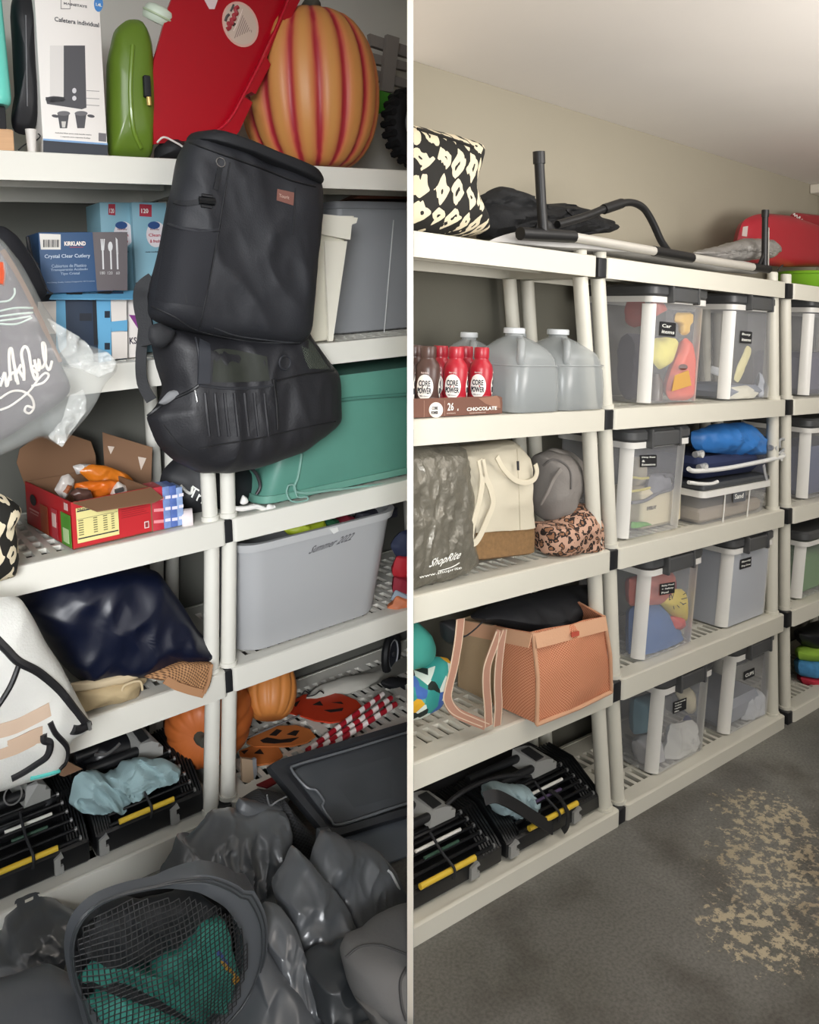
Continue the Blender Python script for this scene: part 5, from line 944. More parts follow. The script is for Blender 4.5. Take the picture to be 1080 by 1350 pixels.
packet('orange snack packet in the middle of the red box', [(97, 637), (120, 634), (150, 633), (160, 640), (150, 652), (120, 657), (98, 652)], dp, 'd2691e', deco=('c8b8a8', [(104, 646), (115, 647)])); packet('grey and tan packet at the left of the red box', [(70, 645), (80, 626), (90, 623), (98, 632), (92, 650), (82, 660)], dp-.02, 'b3aca6', deco=('8a4a24', [(86, 650), (92, 640)]))
packet('white packet at right end of the red box', [(145, 652), (155, 634), (165, 640), (172, 646), (160, 655)], dp-.01, 'd8d0c8', deco=('4a4644', [(152, 648), (162, 645)])); packet('dark packet at the front of the red box', [(90, 650), (100, 642), (118, 646), (122, 658), (104, 664)], dp-.04, '5a4038')
# little boxes beside the snack box
for k, (x0, x1, yt, yb, c, lb) in enumerate(((202, 217, 642, 702, 'b02a38', 'little red box touching the snack box'), (217, 226, 641, 700, '6f86b8', 'slim pale blue box second from the snack box'), (226, 235, 640, 699, '4f68a8', 'slim mid blue box third from the snack box'), (235, 243, 642, 697, '8aa0c8', 'slim light blue box furthest from the snack box'))):
    t = carton('gum_box', lb, ((x0, yb), (x1, yb-1.5), yt), .035, .07, .853, M(c, .4, var=.3 if k else .05, vs=60), 'small boxes beside the snack box')
    for i in range(3): t.part('printed_band', MB().plate(L, [(x0+1, yb-12-i*15), (x1-1, yb-13-i*15), (x1-1, yb-17-i*15), (x0+1, yb-16-i*15)], t.d-.0008, .0006), M('d8d4e0' if k else 'd88a90', .5), t.box)
t = Thing(L, 'tape_roll', 'white roll of tape standing by the slim blue boxes', 'tape', L.P(248, 697, .05)); c = L.P(247, 684, .05); t.part('roll', MB().lathe([(.012, -.014), (.026, -.014), (.027, -.012), (.027, .012), (.026, .014), (.012, .014)], c, 26, ax=(1, -.35, 0)), M('d9cfd0', .5)); t.part('core', MB().ring(c, (1, -.35, 0), .012, .002), M('a88a70', .7))
t = soft('tote_bag', 'black and cream printed bag at the left picture edge', 'bag', [(-60, 640), (0, 650), (14, 658), (29, 670), (27, 680), (20, 686), (23, 710), (26, 735), (22, 760), (0, 766), (-60, 790)], -.03, .05, IKAT, wr=.007, part='bag_body', group='patterned fabric bags')
# ------------------------------------------------------------ left bay, fourth shelf
zt3 = LZ[3]+.002
NV = M('070e24', .4, bump=.06, bs=40)
t = soft('navy_cushion', 'folded navy satin fabric filling the fourth shelf', 'fabric', [(25, 790), (60, 757), (120, 749), (180, 746), (205, 752), (232, 786), (258, 826), (274, 846), (282, 864), (262, 872), (240, 868), (210, 880), (150, 894), (96, 894), (80, 878), (55, 840)], .10, .10, NV, tb=.12, wr=.018, ws=8, n=120, rings=28, pw=4.5, st=(1.2, 1, .8), ang=-25)
TAN = M('b09c78', .8, bump=.15, bs=120)
t = soft('folded_bag', 'beige folded canvas under the navy fabric', 'fabric', [(92, 905), (120, 895), (190, 882), (196, 890), (186, 902), (182, 915), (150, 925), (110, 934), (95, 938)], .05, .05, TAN, wr=.008, ws=14, clamp=zt3, group=None)
t.part('flap', MB().inflate([L.P(x, y, .02) for x, y in [(92, 900), (140, 892), (188, 880), (196, 886), (166, 900), (120, 908), (95, 912)]], .014, it=1, wr=.004), M('bfae90', .8)); t.part('edge_tape', MB().tube(spline([L.P(x, y, .0) for x, y in [(160, 916), (164, 904), (184, 898), (188, 910)]]), .003, 6), M('c4b290', .8))
MESHT = weave('tan_mesh', '5f4028', 'b0835a', 620)
t = soft('mesh_bag', 'tan mesh bag folded over the front edge of the shelf', 'bag', [(186, 888), (215, 876), (240, 870), (278, 872), (279, 885), (274, 905), (268, 915), (240, 905), (222, 893), (200, 893)], .02, .035, MESHT, wr=.01, ws=14, part='mesh_folds')
t.part('trim_band', MB().ribbon([L.P(x, y, -.022) for x, y in [(218, 896), (232, 904), (250, 910), (269, 915)]], .02, fw, .002), M('a87c58', .75)); t.part('trim_band', MB().ribbon(spline([L.P(x, y, -.03) for x, y in [(269, 914), (275, 898), (279, 876)]]), .008, fw, .002), M('a87c58', .75))
WZ = see(M('d9d8d2', .38, bump=.35, bs=160), .1)
t = soft('zip_tote', 'white woven tote with black piping hanging off the shelf', 'bag', [(-80, 790), (0, 786), (24, 785), (42, 812), (60, 845), (80, 875), (100, 912), (119, 950), (112, 962), (95, 966), (88, 985), (86, 1002), (78, 1018), (60, 1024), (0, 1040), (-80, 1060)], -.12, .07, M('cfcfca', .42, bump=.3, bs=200, var=.05, vs=10), tb=.1, wr=.008, ws=9, part='bag_body', n=110, rings=22, pw=3)
PPG = M('17171a', .5)
for pts, r in (([(-10, 838), (8, 856), (24, 872), (50, 886), (78, 910), (100, 938), (116, 958)], .009), ([(25, 876), (16, 900), (6, 918), (-6, 935)], .006), ([(116, 955), (104, 962), (95, 962)], .01), ([(66, 952), (74, 968), (88, 985), (86, 1004), (78, 1014)], .006), ([(57, 968), (58, 976), (66, 980), (62, 996), (46, 1008), (30, 1018), (15, 1026)], .008)): t.part('piping', MB().tube(on(L, t.mb, pts, .0), r, 8), PPG, t.b)
t.part('zip_pull', MB().tube([L.P(117, 952, -.17), L.P(119, 962, -.17)], .004, 8), M('9a9a98', .3, .8), t.b)
t.part('cardboard_inside', MB().ribbon(on(L, t.mb, [(-5, 965), (20, 958), (45, 946), (66, 935)], .0015), .03, fw, .0008), M('c2ab96', .7), t.b); t.part('cardboard_inside', MB().ribbon(on(L, t.mb, [(-5, 992), (20, 984), (45, 972), (56, 968)], .0015), .035, fw, .0008), M('bda48e', .7), t.b); t.part('teal_edge', MB().tube(on(L, t.mb, [(40, 1026), (60, 1021), (78, 1016)], .001), .005, 6), M('55b8b0', .6), t.b)
# grey tub with handwriting
t = tub('grey_tub', 'grey open tub with handwriting, toys showing over its rim', ((321, 508), (316, 528), 868-22, 695), .03, .33, .447, GT2, M('b4b5b6', .38), r=.075, rimh=.022, rimw=.008)
y0 = t.d-.0012; a = L.P(406, 731, y0); b = L.P(462, 712, y0)
t.text('Summer 2022', M('5d5d60', .8), (0, 0, 0), UX, UZ, h=1, w=1, parent=t.b, shear=.15, hook=lambda x, y, z: a+(b-a)*x+Vector((0, -z, .019*y)))
t.part('rim_notch', MB().prism([L.P(x, y, .018) for x, y in [(434, 697), (445, 695), (447, 700), (440, 704)]], (0, .006, 0)), M('d4d4d2', .4), t.b)
for nm, lb, px, d, c in (('toy_ball', 'yellow green toy at the left in the grey tub', [(372, 698), (385, 686), (405, 688), (425, 684), (430, 694), (420, 704), (380, 706)], .12, '9fae2a'), ('toy_block', 'bottle green toy in the middle of the grey tub', [(424, 690), (432, 682), (444, 684), (446, 696), (430, 700)], .14, '2a5f40'), ('toy_cloth', 'dark red toy cloth in the grey tub', [(444, 686), (455, 678), (466, 680), (466, 692), (448, 696)], .14, '8a2a38'), ('dark_fabric', 'dark fabric at the right of the grey tub', [(466, 690), (470, 674), (500, 668), (524, 668), (522, 680), (480, 692)], .16, '2a2a34')): soft(nm, lb, 'toy', px, d, .03, M(c, .5), tb=.05, wr=.008, ws=22, n=52, rings=8)
for nm, lb, px, c, d in (('folded_cloth', 'navy cloth with pale edge at the right of the grey tub', [(514, 720), (527, 700), (570, 690), (570, 735), (523, 735)], '232c48', .09), ('red_cloth', 'bright red cloth below the navy one', [(516, 752), (522, 732), (570, 728), (570, 762), (518, 762)], 'b51f2c', .08), ('maroon_cloth', 'maroon cloth below the bright red one', [(515, 778), (518, 760), (570, 756), (570, 785), (520, 785)], '8e1c30', .07), ('blue_paper', 'pale blue wrap between the maroon and orange cloths', [(514, 790), (519, 776), (534, 780), (570, 786), (570, 800), (524, 794)], '93a2b0', .06)): soft(nm, lb, 'cloth', px, d, .03, M(c, .7), tb=.04, wr=.008, ws=16, n=52, rings=8, group='cloths heaped beside the grey tub')
soft('orange_bundle', 'orange and pink bundle at the bottom of the cloth heap', 'cloth', [(509, 822), (512, 800), (522, 784), (560, 788), (560, 815), (530, 822), (518, 826)], .05, .03, M('d07a50', .5, var=.45, vs=28), tb=.04, wr=.012, ws=24, n=60, rings=9, group='cloths heaped beside the grey tub')
# ------------------------------------------------------------ left bay, bottom shelf
zt4 = LZ[4]+.003
org_px(L, 'folded black rack at the lower left by the zip tote', -30, 1218, 122, 1150, zt4, .04, .165, .24)
org_px(L, 'folded black rack under the pale blue scarf', 129, 1147, 272, 1088, zt4, .04, .165, .24, 1)
t = soft('scarf', 'pale blue scarf draped over the left bay rack', 'scarf', [(92, 1050), (97, 1030), (107, 1018), (128, 1014), (140, 1022), (158, 1014), (170, 1000), (184, 994), (205, 998), (225, 1004), (239, 1010), (234, 1022), (210, 1030), (190, 1044), (178, 1046), (180, 1030), (172, 1026), (168, 1052), (160, 1064), (130, 1068), (105, 1062)], .1, .045, M('8fa9ad', .85, bump=.15, bs=150), tb=.05, wr=.022, ws=22, st=(1.6, 1, .5), ang=35, n=140, rings=20, center=L.P(150, 1036, .1))
t = soft('black_case', 'black glossy case standing behind the pale blue scarf', 'case', [(100, 1000), (120, 975), (150, 962), (190, 955), (196, 975), (190, 995), (160, 1012), (120, 1020)], .24, .06, M('0e0f13', .35), wr=.006, part='case_body'); t.part('chrome_trim', MB().tube(on(L, t.mb, [(125, 995), (140, 994), (152, 986), (158, 980)], .002), .004, 6), TIP, t.b)
t = Thing(L, 'vacuum_hose', 'black hose with a metal ring at the lower left', 'hose', L.P(30, 1085, .15)); t.part('hose', MB().tube(spline([L.P(x, y, .16) for x, y in [(-20, 1100), (0, 1092), (30, 1080), (55, 1066), (64, 1055), (58, 1044), (40, 1042)]]), .014, 12), M('2d2e30', .4)); t.part('metal_ring', MB().ring(L.P(17, 1048, .14), (.2, -1, .3), .021, .0022, 24, 6), TIP)
t = Thing(L, 'cardboard_sheet', 'brown cardboard corner below the fourth shelf front', 'cardboard', L.P(95, 1015, .02)); t.part('sheet', MB().plate(L, [(78, 1022), (88, 1003), (109, 1014), (84, 1024)], .03, .004), M('6e533d', .8))
ORG = M('b4602b', .5, var=.18, vs=12)
pumpkin('orange pumpkin with stem facing forward behind the posts', 276, 948, 63, 56, .2, ORG, ax=(-.55, -.8, .08), ribs=14, depth=.05, zb=None)
pumpkin('smaller orange pumpkin with a green blotch, right of the posts', 357, 910, 37, 36, .2, M('c07a3c', .5, var=.25, vs=9), ax=(.3, .5, .7), ribs=12, depth=.05, stem=False)
# flat decorations lying on the deck
zd = .086; HOR = M('c23a1e', .45); HOR2 = M('c0713a', .5)
def decor(label, px, z, m, holes, k=0):
    t = Thing(L, 'pumpkin_cutout', label, 'decoration', L.Z(px[0][0], px[0][1], z), 'flat jack-o-lantern decorations'); t.b = t.part('plate', MB().plate(L, px, 0, .005, z=z), m)
    for h in holes: t.part('printed_feature', MB().plate(L, h, 0, .0008, z=z+.001), M('1d1310', .7), t.b)
    return t
t = decor('shiny red jack-o-lantern cutout on the bottom deck', [(376, 938), (384, 925), (400, 916), (425, 912), (450, 915), (470, 923), (480, 934), (474, 944), (455, 950), (435, 952), (414, 949), (396, 943)], .10, HOR, ([(412, 929), (422, 924), (426, 930)], [(437, 926), (450, 925), (453, 928)], [(427, 936), (440, 935), (453, 933), (451, 937), (436, 939)], [(386, 928), (396, 923), (390, 932)]))
t.part('curly_wire', MB().tube(spline([L.P(x, y, .3) for x, y in [(398, 916), (402, 911), (407, 914), (405, 918), (415, 916), (422, 911), (427, 914)]]), .002, 6), BLK)
decor('matt orange jack-o-lantern cutout nearer the dark lid', [(325, 978), (338, 966), (365, 957), (390, 956), (408, 961), (416, 970), (405, 978), (385, 983), (355, 984), (335, 984)], .096, HOR2, ([(355, 969), (365, 961), (372, 963), (364, 970)], [(378, 968), (388, 963), (395, 963), (390, 970)], [(343, 976), (352, 972), (370, 975), (386, 973), (394, 972), (384, 978), (362, 980), (347, 979)]))
decor('orange jack-o-lantern cutout tucked behind the post', [(315, 990), (330, 984), (352, 981), (368, 986), (373, 996), (362, 1005), (340, 1008), (318, 1004)], .094, HOR2, ([(335, 993), (343, 987), (348, 994)], [(318, 990), (328, 988), (322, 994)]))
t = Thing(L, 'metal_stake', 'thin grey metal stake across the bottom deck', 'stake', L.Z(320, 985, .1)); t.part('rod', MB().tube([L.Z(255, 1004, .1), L.Z(395, 943, .115)], .003, 8), M('8a8a8c', .3, .6))
for k, (p, q, lb) in enumerate((((405, 990), (505, 915), 'candy cane stake nearest the flat pumpkins'), ((420, 988), (516, 920), 'candy cane stake in the middle of three'), ((436, 984), (522, 928), 'candy cane stake nearest the dark lid'))):
    t = Thing(L, 'candy_cane', lb, 'decoration', L.Z(p[0], p[1], .1), 'candy cane stakes'); a, b = L.Z(p[0], p[1], .095+.004*k), L.Z(q[0], q[1], .11+.004*k); t.part('cane', MB().tube([a+(b-a)*i/12 for i in range(13)], .0085, 10), CANE)
t = soft('white_cloth', 'off white cloth spread at the back of the bottom deck', 'cloth', [(395, 925), (420, 905), (455, 893), (500, 886), (560, 876), (560, 905), (510, 912), (490, 920), (475, 930), (440, 918), (415, 924)], .34, .06, M('b9b7ae', .85), tb=.05, wr=.01, ws=12, clamp=.088)
t = Thing(L, 'stroller_wheel', 'black wheel with a pale ring at the back of the bottom deck', 'wheel', L.P(516, 862, .36)); c = L.P(516, 862, .36); rw = .062
t.part('tyre', MB().ring(c, (.55, -.8, 0), rw, .015, 32, 8), M('16171a', .6)); t.part('pale_ring', MB().ring(c+Vector((.003, -.008, 0)), (.55, -.8, 0), rw*.78, .003, 32, 6), M('b9bac0', .4)); t.part('disc', MB().lathe([(.001, -.006), (rw*.74, -.006), (rw*.74, .006), (.001, .006)], c, 28, ax=(.55, -.8, 0)), M('1c2130', .5)); t.part('hub', MB().lathe([(.001, -.012), (.008, -.012), (.009, .012), (.001, .014)], c, 14, ax=(.55, -.8, 0)), M('3a3a40', .4))
t = soft('black_shoe_bag', 'black fabric beside the pale cloth at the back of the deck', 'bag', [(500, 900), (515, 893), (560, 896), (560, 912), (525, 908), (508, 908)], .24, .03, BLK, n=44, rings=7)
t = Thing(L, 'small_card', 'small tan card standing behind the post on the bottom shelf', 'card', L.P(327, 1034, .05)); t.part('card', MB().plate(L, [(319, 1000), (333, 1002), (335, 1034), (320, 1031)], .06, .012), M('a08a72', .8)); t.part('grey_edge', MB().plate(L, [(333, 1002), (338, 1000), (339, 1020), (335, 1030)], .062, .01), M('7a7c80', .7))
t = Thing(L, 'red_card', 'dark red strip lying behind the tan card', 'card', L.Z(345, 1032, .09)); t.part('strip', MB().plate(L, [(338, 1034), (360, 1024), (375, 1026), (352, 1038)], 0, .004, z=.092), M('7e1f28', .6))
# big dark lid leaning on the front of the shelf
t = Thing(L, 'bin_cover', 'large dark grey tub lid leaning against the shelf front', 'lid', L.Z(440, 1100, .01)); DK = M('303236', .42, bump=.15, bs=70); DKP = M('46494d', .5, var=.3, vs=6, bump=.1, bs=60)
A = L.P(350, 1010, -.02); B_ = L.P(660, 917, -.02); C_ = L.Z(433, 1108, .012); D_ = C_+(B_-A)
D_ = L.Z(660, 1040, .012)
nn = (B_-A).cross(C_-A).normalized(); nn = nn if nn.y < 0 else -nn
Q = lambda u, v, o=0.: (A*(1-u)+B_*u)*(1-v)+(C_*(1-u)+D_*u)*v+nn*o
def quadring(m, o0, o1, r=.0):
    e = .35; return [Q(m, m*e if 0 else m, o0), Q(1-m, m, o0), Q(1-m, 1-m, o0), Q(m, 1-m, o0)]
def rq(mu, mv, o): return [Q(u, v, o) for u, v in rr(mu, 1-mu, mv, 1-mv, .06, 5)]
t.part('rim', MB().loft([rq(0, 0, -.012), rq(-.006, -.012, 0), rq(0, 0, .014), rq(.028, .07, .016), rq(.05, .12, .002)], True, True), DK)
t.part('raised_edge', MB().tube(spline([Q(u, v, .017) for u, v in [(.9, .13), (.3, .13), (.09, .12), (.055, .16), (.06, .4), (.085, .46), (.085, .6), (.065, .66), (.06, .82), (.09, .9), (.4, .89), (.9, .89)]], 4), .0035, 6), M('6d7074', .35)); t.part('inner_panel', MB().loft([rq(.06, .13, .001), rq(.062, .135, .006), rq(.075, .16, .008)], True, True), DKP)
t = Thing(L, 'flat_liner', 'grey blue plastic sheet on the floor under the dark lid', 'sheet', L.Z(500, 1130, 0)); t.part('sheet', MB().plate(L, [(425, 1112), (470, 1096), (600, 1050), (600, 1100), (536, 1128), (500, 1142), (470, 1145)], 0, .004, z=.006), M('6a7078', .4, var=.15, vs=8))
# ------------------------------------------------------------ heap of bags on the floor
SAT = M('55585c', .27, spec=.8, sheen=.1, bump=.55, bs=15); SAT2 = M('55585c', .34, spec=.6, bump=.4, bs=18); MAT_ = M('6b6a69', .75, bump=.12, bs=140)
t = Thing(L, 'laundry_bag', 'grey satin laundry bag with a mesh mouth, slumped on the floor', 'bag', L.Z(270, 1300, 0), 'grey satin bags')
def lobe(nm, px, d, tf, m, tb=None, lean=0., wr=.02, ws=7, seed=0, st=(1.4, 1, .5), th=None, ang=0., pw=5., slope=.9):
    if d is None:                                    # cloth lying up a slope that starts where its lowest point meets the floor
        yb = max(px, key=lambda q: q[1]); d0 = L.Z(yb[0], yb[1], 0).y; o = []
        for x, y in px:
            r = L.ray(x, y); k = (d0-L.c.y+slope*L.c.z)/(r.y-slope*r.z); o.append(L.c+r*k)
    else: o = [L.P(x, y, d) for x, y in px]
    mb = MB().inflate(o, tf, tb, it=1, lean=lean, wr=wr, ws=ws, seed=seed, st=st, zmin=.004, n=140, rings=28, pw=pw, ang=ang); (th or t).part(nm, mb, m); return mb
DKS = M('333639', .36, spec=.6, bump=.04, bs=30)
lobe('satin_fold', [(180, 1200), (300, 1226), (350, 1185), (420, 1136), (480, 1146), (525, 1182), (535, 1212), (480, 1232), (400, 1234)], None, .08, DKS, seed=25, wr=.03, ws=6, ang=-40)
lobe('satin_fold', [(204, 1190), (212, 1145), (222, 1122), (228, 1097), (240, 1112), (256, 1094), (276, 1070), (300, 1066), (318, 1070), (345, 1062), (372, 1066), (379, 1092), (372, 1130), (362, 1165), (350, 1192), (347, 1222), (300, 1215), (250, 1200)], None, .06, SAT, seed=1, wr=.022, ws=13, st=(1.5, 1, .3), ang=-12)
lobe('hem_band', [(316, 1070), (322, 1060), (348, 1063), (374, 1066), (377, 1084), (346, 1082), (318, 1084)], -.20, .02, SAT2, lean=.3, wr=.003, seed=2)
lobe('satin_fold', [(408, 1150), (414, 1120), (424, 1098), (442, 1096), (470, 1106), (500, 1122), (516, 1142), (528, 1175), (537, 1198), (520, 1215), (490, 1226), (468, 1236), (446, 1210), (426, 1176)], None, .06, SAT, seed=12, wr=.022, ws=13, ang=-35, st=(1.5, 1, .35))
lobe('hem_band', [(420, 1128), (426, 1100), (440, 1098), (446, 1112), (438, 1140), (426, 1146)], -.33, .02, SAT2, lean=.3, wr=.003, seed=3)
lobe('satin_fold', [(366, 1170), (380, 1132), (392, 1116), (408, 1132), (430, 1160), (452, 1195), (468, 1232), (450, 1250), (428, 1280), (414, 1300), (402, 1270), (386, 1235)], None, .06, SAT, seed=5, wr=.022, ws=13, ang=-32, st=(1.5, 1, .35))
lobe('satin_fold', [(340, 1222), (352, 1188), (366, 1190), (380, 1212), (394, 1243), (408, 1275), (415, 1305), (420, 1335), (400, 1340), (372, 1300)], None, .05, SAT, seed=9, wr=.02, ws=13, ang=-25, st=(1.5, 1, .35))
lobe('satin_fold', [(404, 1285), (430, 1255), (455, 1240), (470, 1240), (468, 1290), (475, 1325), (450, 1350), (418, 1345)], None, .05, DKS, seed=28, wr=.022, ws=9)
lobe('satin_fold', [(-60, 1246), (0, 1240), (6, 1210), (28, 1190), (58, 1180), (84, 1188), (116, 1206), (104, 1232), (92, 1258), (88, 1290), (40, 1300), (-60, 1306)], None, .07, SAT, seed=15, wr=.022, ws=13, ang=30, st=(1.5, 1, .4))
lobe('satin_fold', [(-60, 1300), (20, 1292), (70, 1282), (100, 1290), (125, 1330), (170, 1385), (260, 1420), (260, 1450), (-60, 1450)], None, .07, SAT2, seed=18, wr=.018, ws=8, ang=40)
lobe('satin_fold', [(318, 1228), (345, 1240), (375, 1280), (405, 1312), (424, 1345), (440, 1400), (280, 1430), (250, 1395), (290, 1370), (316, 1330), (328, 1280)], None, .05, SAT2, seed=21, wr=.014, ws=8, ang=-30)
BLKM = weave('black_net', '0c0c0e', '2b2c2e', 700)
lobe('net_gusset', [(372, 1088), (382, 1060), (400, 1085), (420, 1108), (418, 1135), (405, 1150), (385, 1118)], -.22, .03, BLKM, lean=.2, seed=7, wr=.012); lobe('net_gusset', [(318, 1060), (345, 1046), (378, 1052), (376, 1068), (345, 1062)], -.16, .03, BLKM, lean=.2, seed=8, wr=.01)
t.part('silver_cord', MB().tube(spline([L.P(x, y, -.27) for x, y in [(352, 1048), (356, 1062), (366, 1056), (378, 1050)]]), .002, 6), M('8a8c8e', .3, .5))
for pts in ([(512, 1148), (518, 1155), (532, 1185), (535, 1197)], [(400, 1268), (404, 1280), (414, 1310)]): t.part('pale_piping', MB().tube(spline([L.P(x, y, -.50) for x, y in pts]), .003, 6), M('d0d3d4', .4))
# the mouth: teal clothes behind a dark net, framed by a satin collar
mo = [(92, 1250), (100, 1215), (125, 1190), (165, 1175), (215, 1165), (262, 1170), (300, 1192), (320, 1225), (324, 1265), (312, 1310), (285, 1345), (240, 1375), (180, 1385), (130, 1350), (100, 1300)]
dm = -.56; ctr = L.P(212, 1275, dm)
mpts = smooth_closed([L.P(x, y, dm) for x, y in mo], 80, 3)
t.part('lining', MB().inflate([L.P(x, y, dm+.07) for x, y in mo], .03, .05, it=2, n=60, rings=8, zmin=.002), M('15171a', .7))
band = [ctr+(p-ctr)*1.0 for p in mpts]; rings = []
for p in mpts:
    e = (p-ctr); e.y = 0; e.normalize(); k = .004+.05*max(0, e.x)*(1 if e.z < .3 else .75)+.028*max(0, -e.x)*max(0, -e.z+.15)+.004*noise.noise(p*6); rings.append([p-e*.004+Vector((0, .03, 0)), p-e*.004+Vector((0, -.006, 0)), p+e*k*.5+Vector((0, -.010, 0)), p+e*k+Vector((0, -.002, 0)), p+e*(k+.006)+Vector((0, .014+.04*max(0, e.x), 0))])
vs = [q for r in rings for q in r]; nn_ = len(rings); fs = [[i*5+k, ((i+1) % nn_)*5+k, ((i+1) % nn_)*5+(k+1) % 5, i*5+(k+1) % 5] for i in range(nn_) for k in range(5)]
cb_ = t.part('collar', MB().add([Vector((v.x, v.y, max(v.z, .003))) for v in vs], fs), M('4e5155', .34, spec=.6, bump=.06, bs=50))
for k in (.35, .7): t.part('stitched_seam', MB().tube([r[2]*(1-k)+r[3]*k+Vector((0, -.0025, 0)) for r in rings]+[rings[0][2]*(1-k)+rings[0][3]*k+Vector((0, -.0025, 0))], .0016, 5), M('35383b', .4), cb_)
TEAL = M('2f7f72', .7, var=.2, vs=9, bump=.1, bs=90)
TEAL2 = M('3f9486', .65, var=.2, vs=9, bump=.1, bs=90); DKC = M('1d2023', .7)
for nm, px, s_, m, dd, tf, ag in (('dark_garment', [(96, 1250), (130, 1200), (200, 1178), (255, 1172), (290, 1195), (250, 1225), (200, 1255), (140, 1262)], 2, DKC, .035, .03, 20), ('teal_garment', [(100, 1285), (125, 1262), (160, 1262), (190, 1276), (212, 1244), (240, 1238), (262, 1205), (288, 1202), (302, 1232), (312, 1272), (300, 1322), (262, 1340), (200, 1320), (140, 1300)], 3, TEAL, .03, .035, 35), ('teal_garment', [(112, 1305), (150, 1302), (200, 1318), (250, 1344), (285, 1352), (240, 1390), (170, 1390), (130, 1350)], 8, TEAL2, .01, .03, -15), ('dark_garment', [(112, 1296), (150, 1294), (205, 1308), (250, 1330), (244, 1342), (200, 1326), (150, 1308)], 9, DKC, .0, .012, 0), ('blue_strap', [(276, 1248), (286, 1244), (306, 1278), (300, 1286)], 5, M('3a4a8c', .7), .0, .01, 0), ('yellow_cord', [(284, 1258), (294, 1262), (316, 1288), (308, 1296)], 6, M('b88a2a', .6), -.004, .01, 0)):
    lobe(nm, px, dm+dd, tf, m, .03, seed=s_, wr=.02 if tf > .02 else .004, ws=13, ang=ag, st=(1.5, 1, .4))
# the net itself: thin black strands woven over the mouth, one joined mesh
net = MB(); rn = 40
def surf(u, v):
    th = math.atan2(v, u); r = min(1., math.hypot(u, v)); k = (th % (2*math.pi))/(2*math.pi)*80
    return u, v
xs_ = [p.x for p in mpts]; zs_ = [p.z for p in mpts]; X0, X1, Z0, Z1 = min(xs_), max(xs_), max(min(zs_), .004), max(zs_)
poly = [(p.x, p.z) for p in mpts]
def inside(x, z):
    c = False; j = len(poly)-1
    for i in range(len(poly)):
        (xi, zi), (xj, zj) = poly[i], poly[j]
        if (zi > z) != (zj > z) and x < (xj-xi)*(z-zi)/(zj-zi)+xi: c = not c
        j = i
    return c
st = .0092; H_ = lambda x, z: dm-.012-.05*max(0, 1-((x-ctr.x)/(.55*(X1-X0)))**2)*max(0, 1-((z-ctr.z)/(.6*(Z1-Z0)))**2)+.008*noise.noise(Vector((x*14, 3, z*14)))
nx_, nz_ = int((X1-X0)/st)+1, int((Z1-Z0)/st)+1; w = .0012
gp = lambda i, j: (X0+i*st+.006*noise.noise(Vector((i*.13, j*.13, 2))), Z0+j*st+.006*noise.noise(Vector((i*.13, j*.13, 7))))
for i in range(nx_):
    for j in range(nz_):
        x, z = gp(i, j)
        if z < .006 or not inside(x, z): continue
        for di, dj in ((1, 0), (0, 1)):
            x2, z2 = gp(i+di, j+dj)
            if not inside(x2, z2): continue
            a, b = Vector((x, H_(x, z), z)), Vector((x2, H_(x2, z2), z2)); e = Vector((w*dj, 0, w*di))
            net.add([a-e, a+e, b+e, b-e, a+Vector((0, -.0007, 0)), b+Vector((0, -.0007, 0))], [[0, 3, 5, 4], [1, 4, 5, 2]])
o = t.part('net', net, M('121214', .6), smooth=0); o['kind'] = 'stuff'
t = Thing(L, 'duffel_bag', 'matt grey duffel bag at the lower right of the left bay', 'bag', L.Z(500, 1330, 0))
mb = lobe('bag_body', [(454, 1262), (462, 1244), (490, 1228), (520, 1210), (600, 1180), (600, 1360), (540, 1362), (500, 1340), (470, 1320), (462, 1300)], None, .07, MAT_, wr=.012, ws=6, seed=31, th=t)
t.part('seam', MB().tube(on(L, mb, [(456, 1262), (475, 1248), (500, 1246), (520, 1252), (536, 1258)], .001), .0022, 6), M('4d4c4c', .8)); t.part('seam', MB().tube(on(L, mb, [(536, 1276), (528, 1295), (530, 1325), (536, 1345)], .001), .0035, 6), M('4d4c4c', .8))
lobe('crumpled_end', [(466, 1310), (490, 1300), (520, 1318), (536, 1340), (536, 1370), (490, 1345)], None, .04, M('5f5e5d', .8), wr=.014, ws=12, seed=35, th=t)
# ------------------------------------------------------------ backpacks hung over the shelf front
BK = M('212227', .62, bump=.18, bs=220, var=.06, vs=6); BK2 = M('17181c', .7, bump=.2, bs=200)
t = Thing(L, 'backpack', 'large black cooler backpack hung on the top shelf front', 'bag', L.P(310, 460, -.1), 'black backpacks')
out = [(237, 196), (246, 180), (262, 174), (300, 187), (350, 208), (400, 228), (418, 240), (419, 255), (416, 310), (410, 370), (405, 425), (402, 448), (390, 457), (376, 457), (330, 452), (262, 440), (215, 430), (194, 419), (197, 385), (208, 340), (220, 285), (230, 235)]
mb = MB().inflate([L.P(x, y, -.10) for x, y in out], .085, .08, it=1, pw=8, n=130, rings=26, wr=.012, ws=8, seed=40, st=(1.3, 1, .6), ang=20); b = t.part('bag_body', mb, BK)
t.part('top_flap', MB().inflate([L.P(x, y, -.10) for x, y in [(244, 186), (250, 176), (265, 172), (305, 186), (352, 206), (380, 216), (412, 230), (420, 242), (416, 250), (400, 246), (375, 236), (340, 222), (300, 206), (262, 194)]], .10, .08, it=1, pw=6, n=90, rings=12), BK2, b)
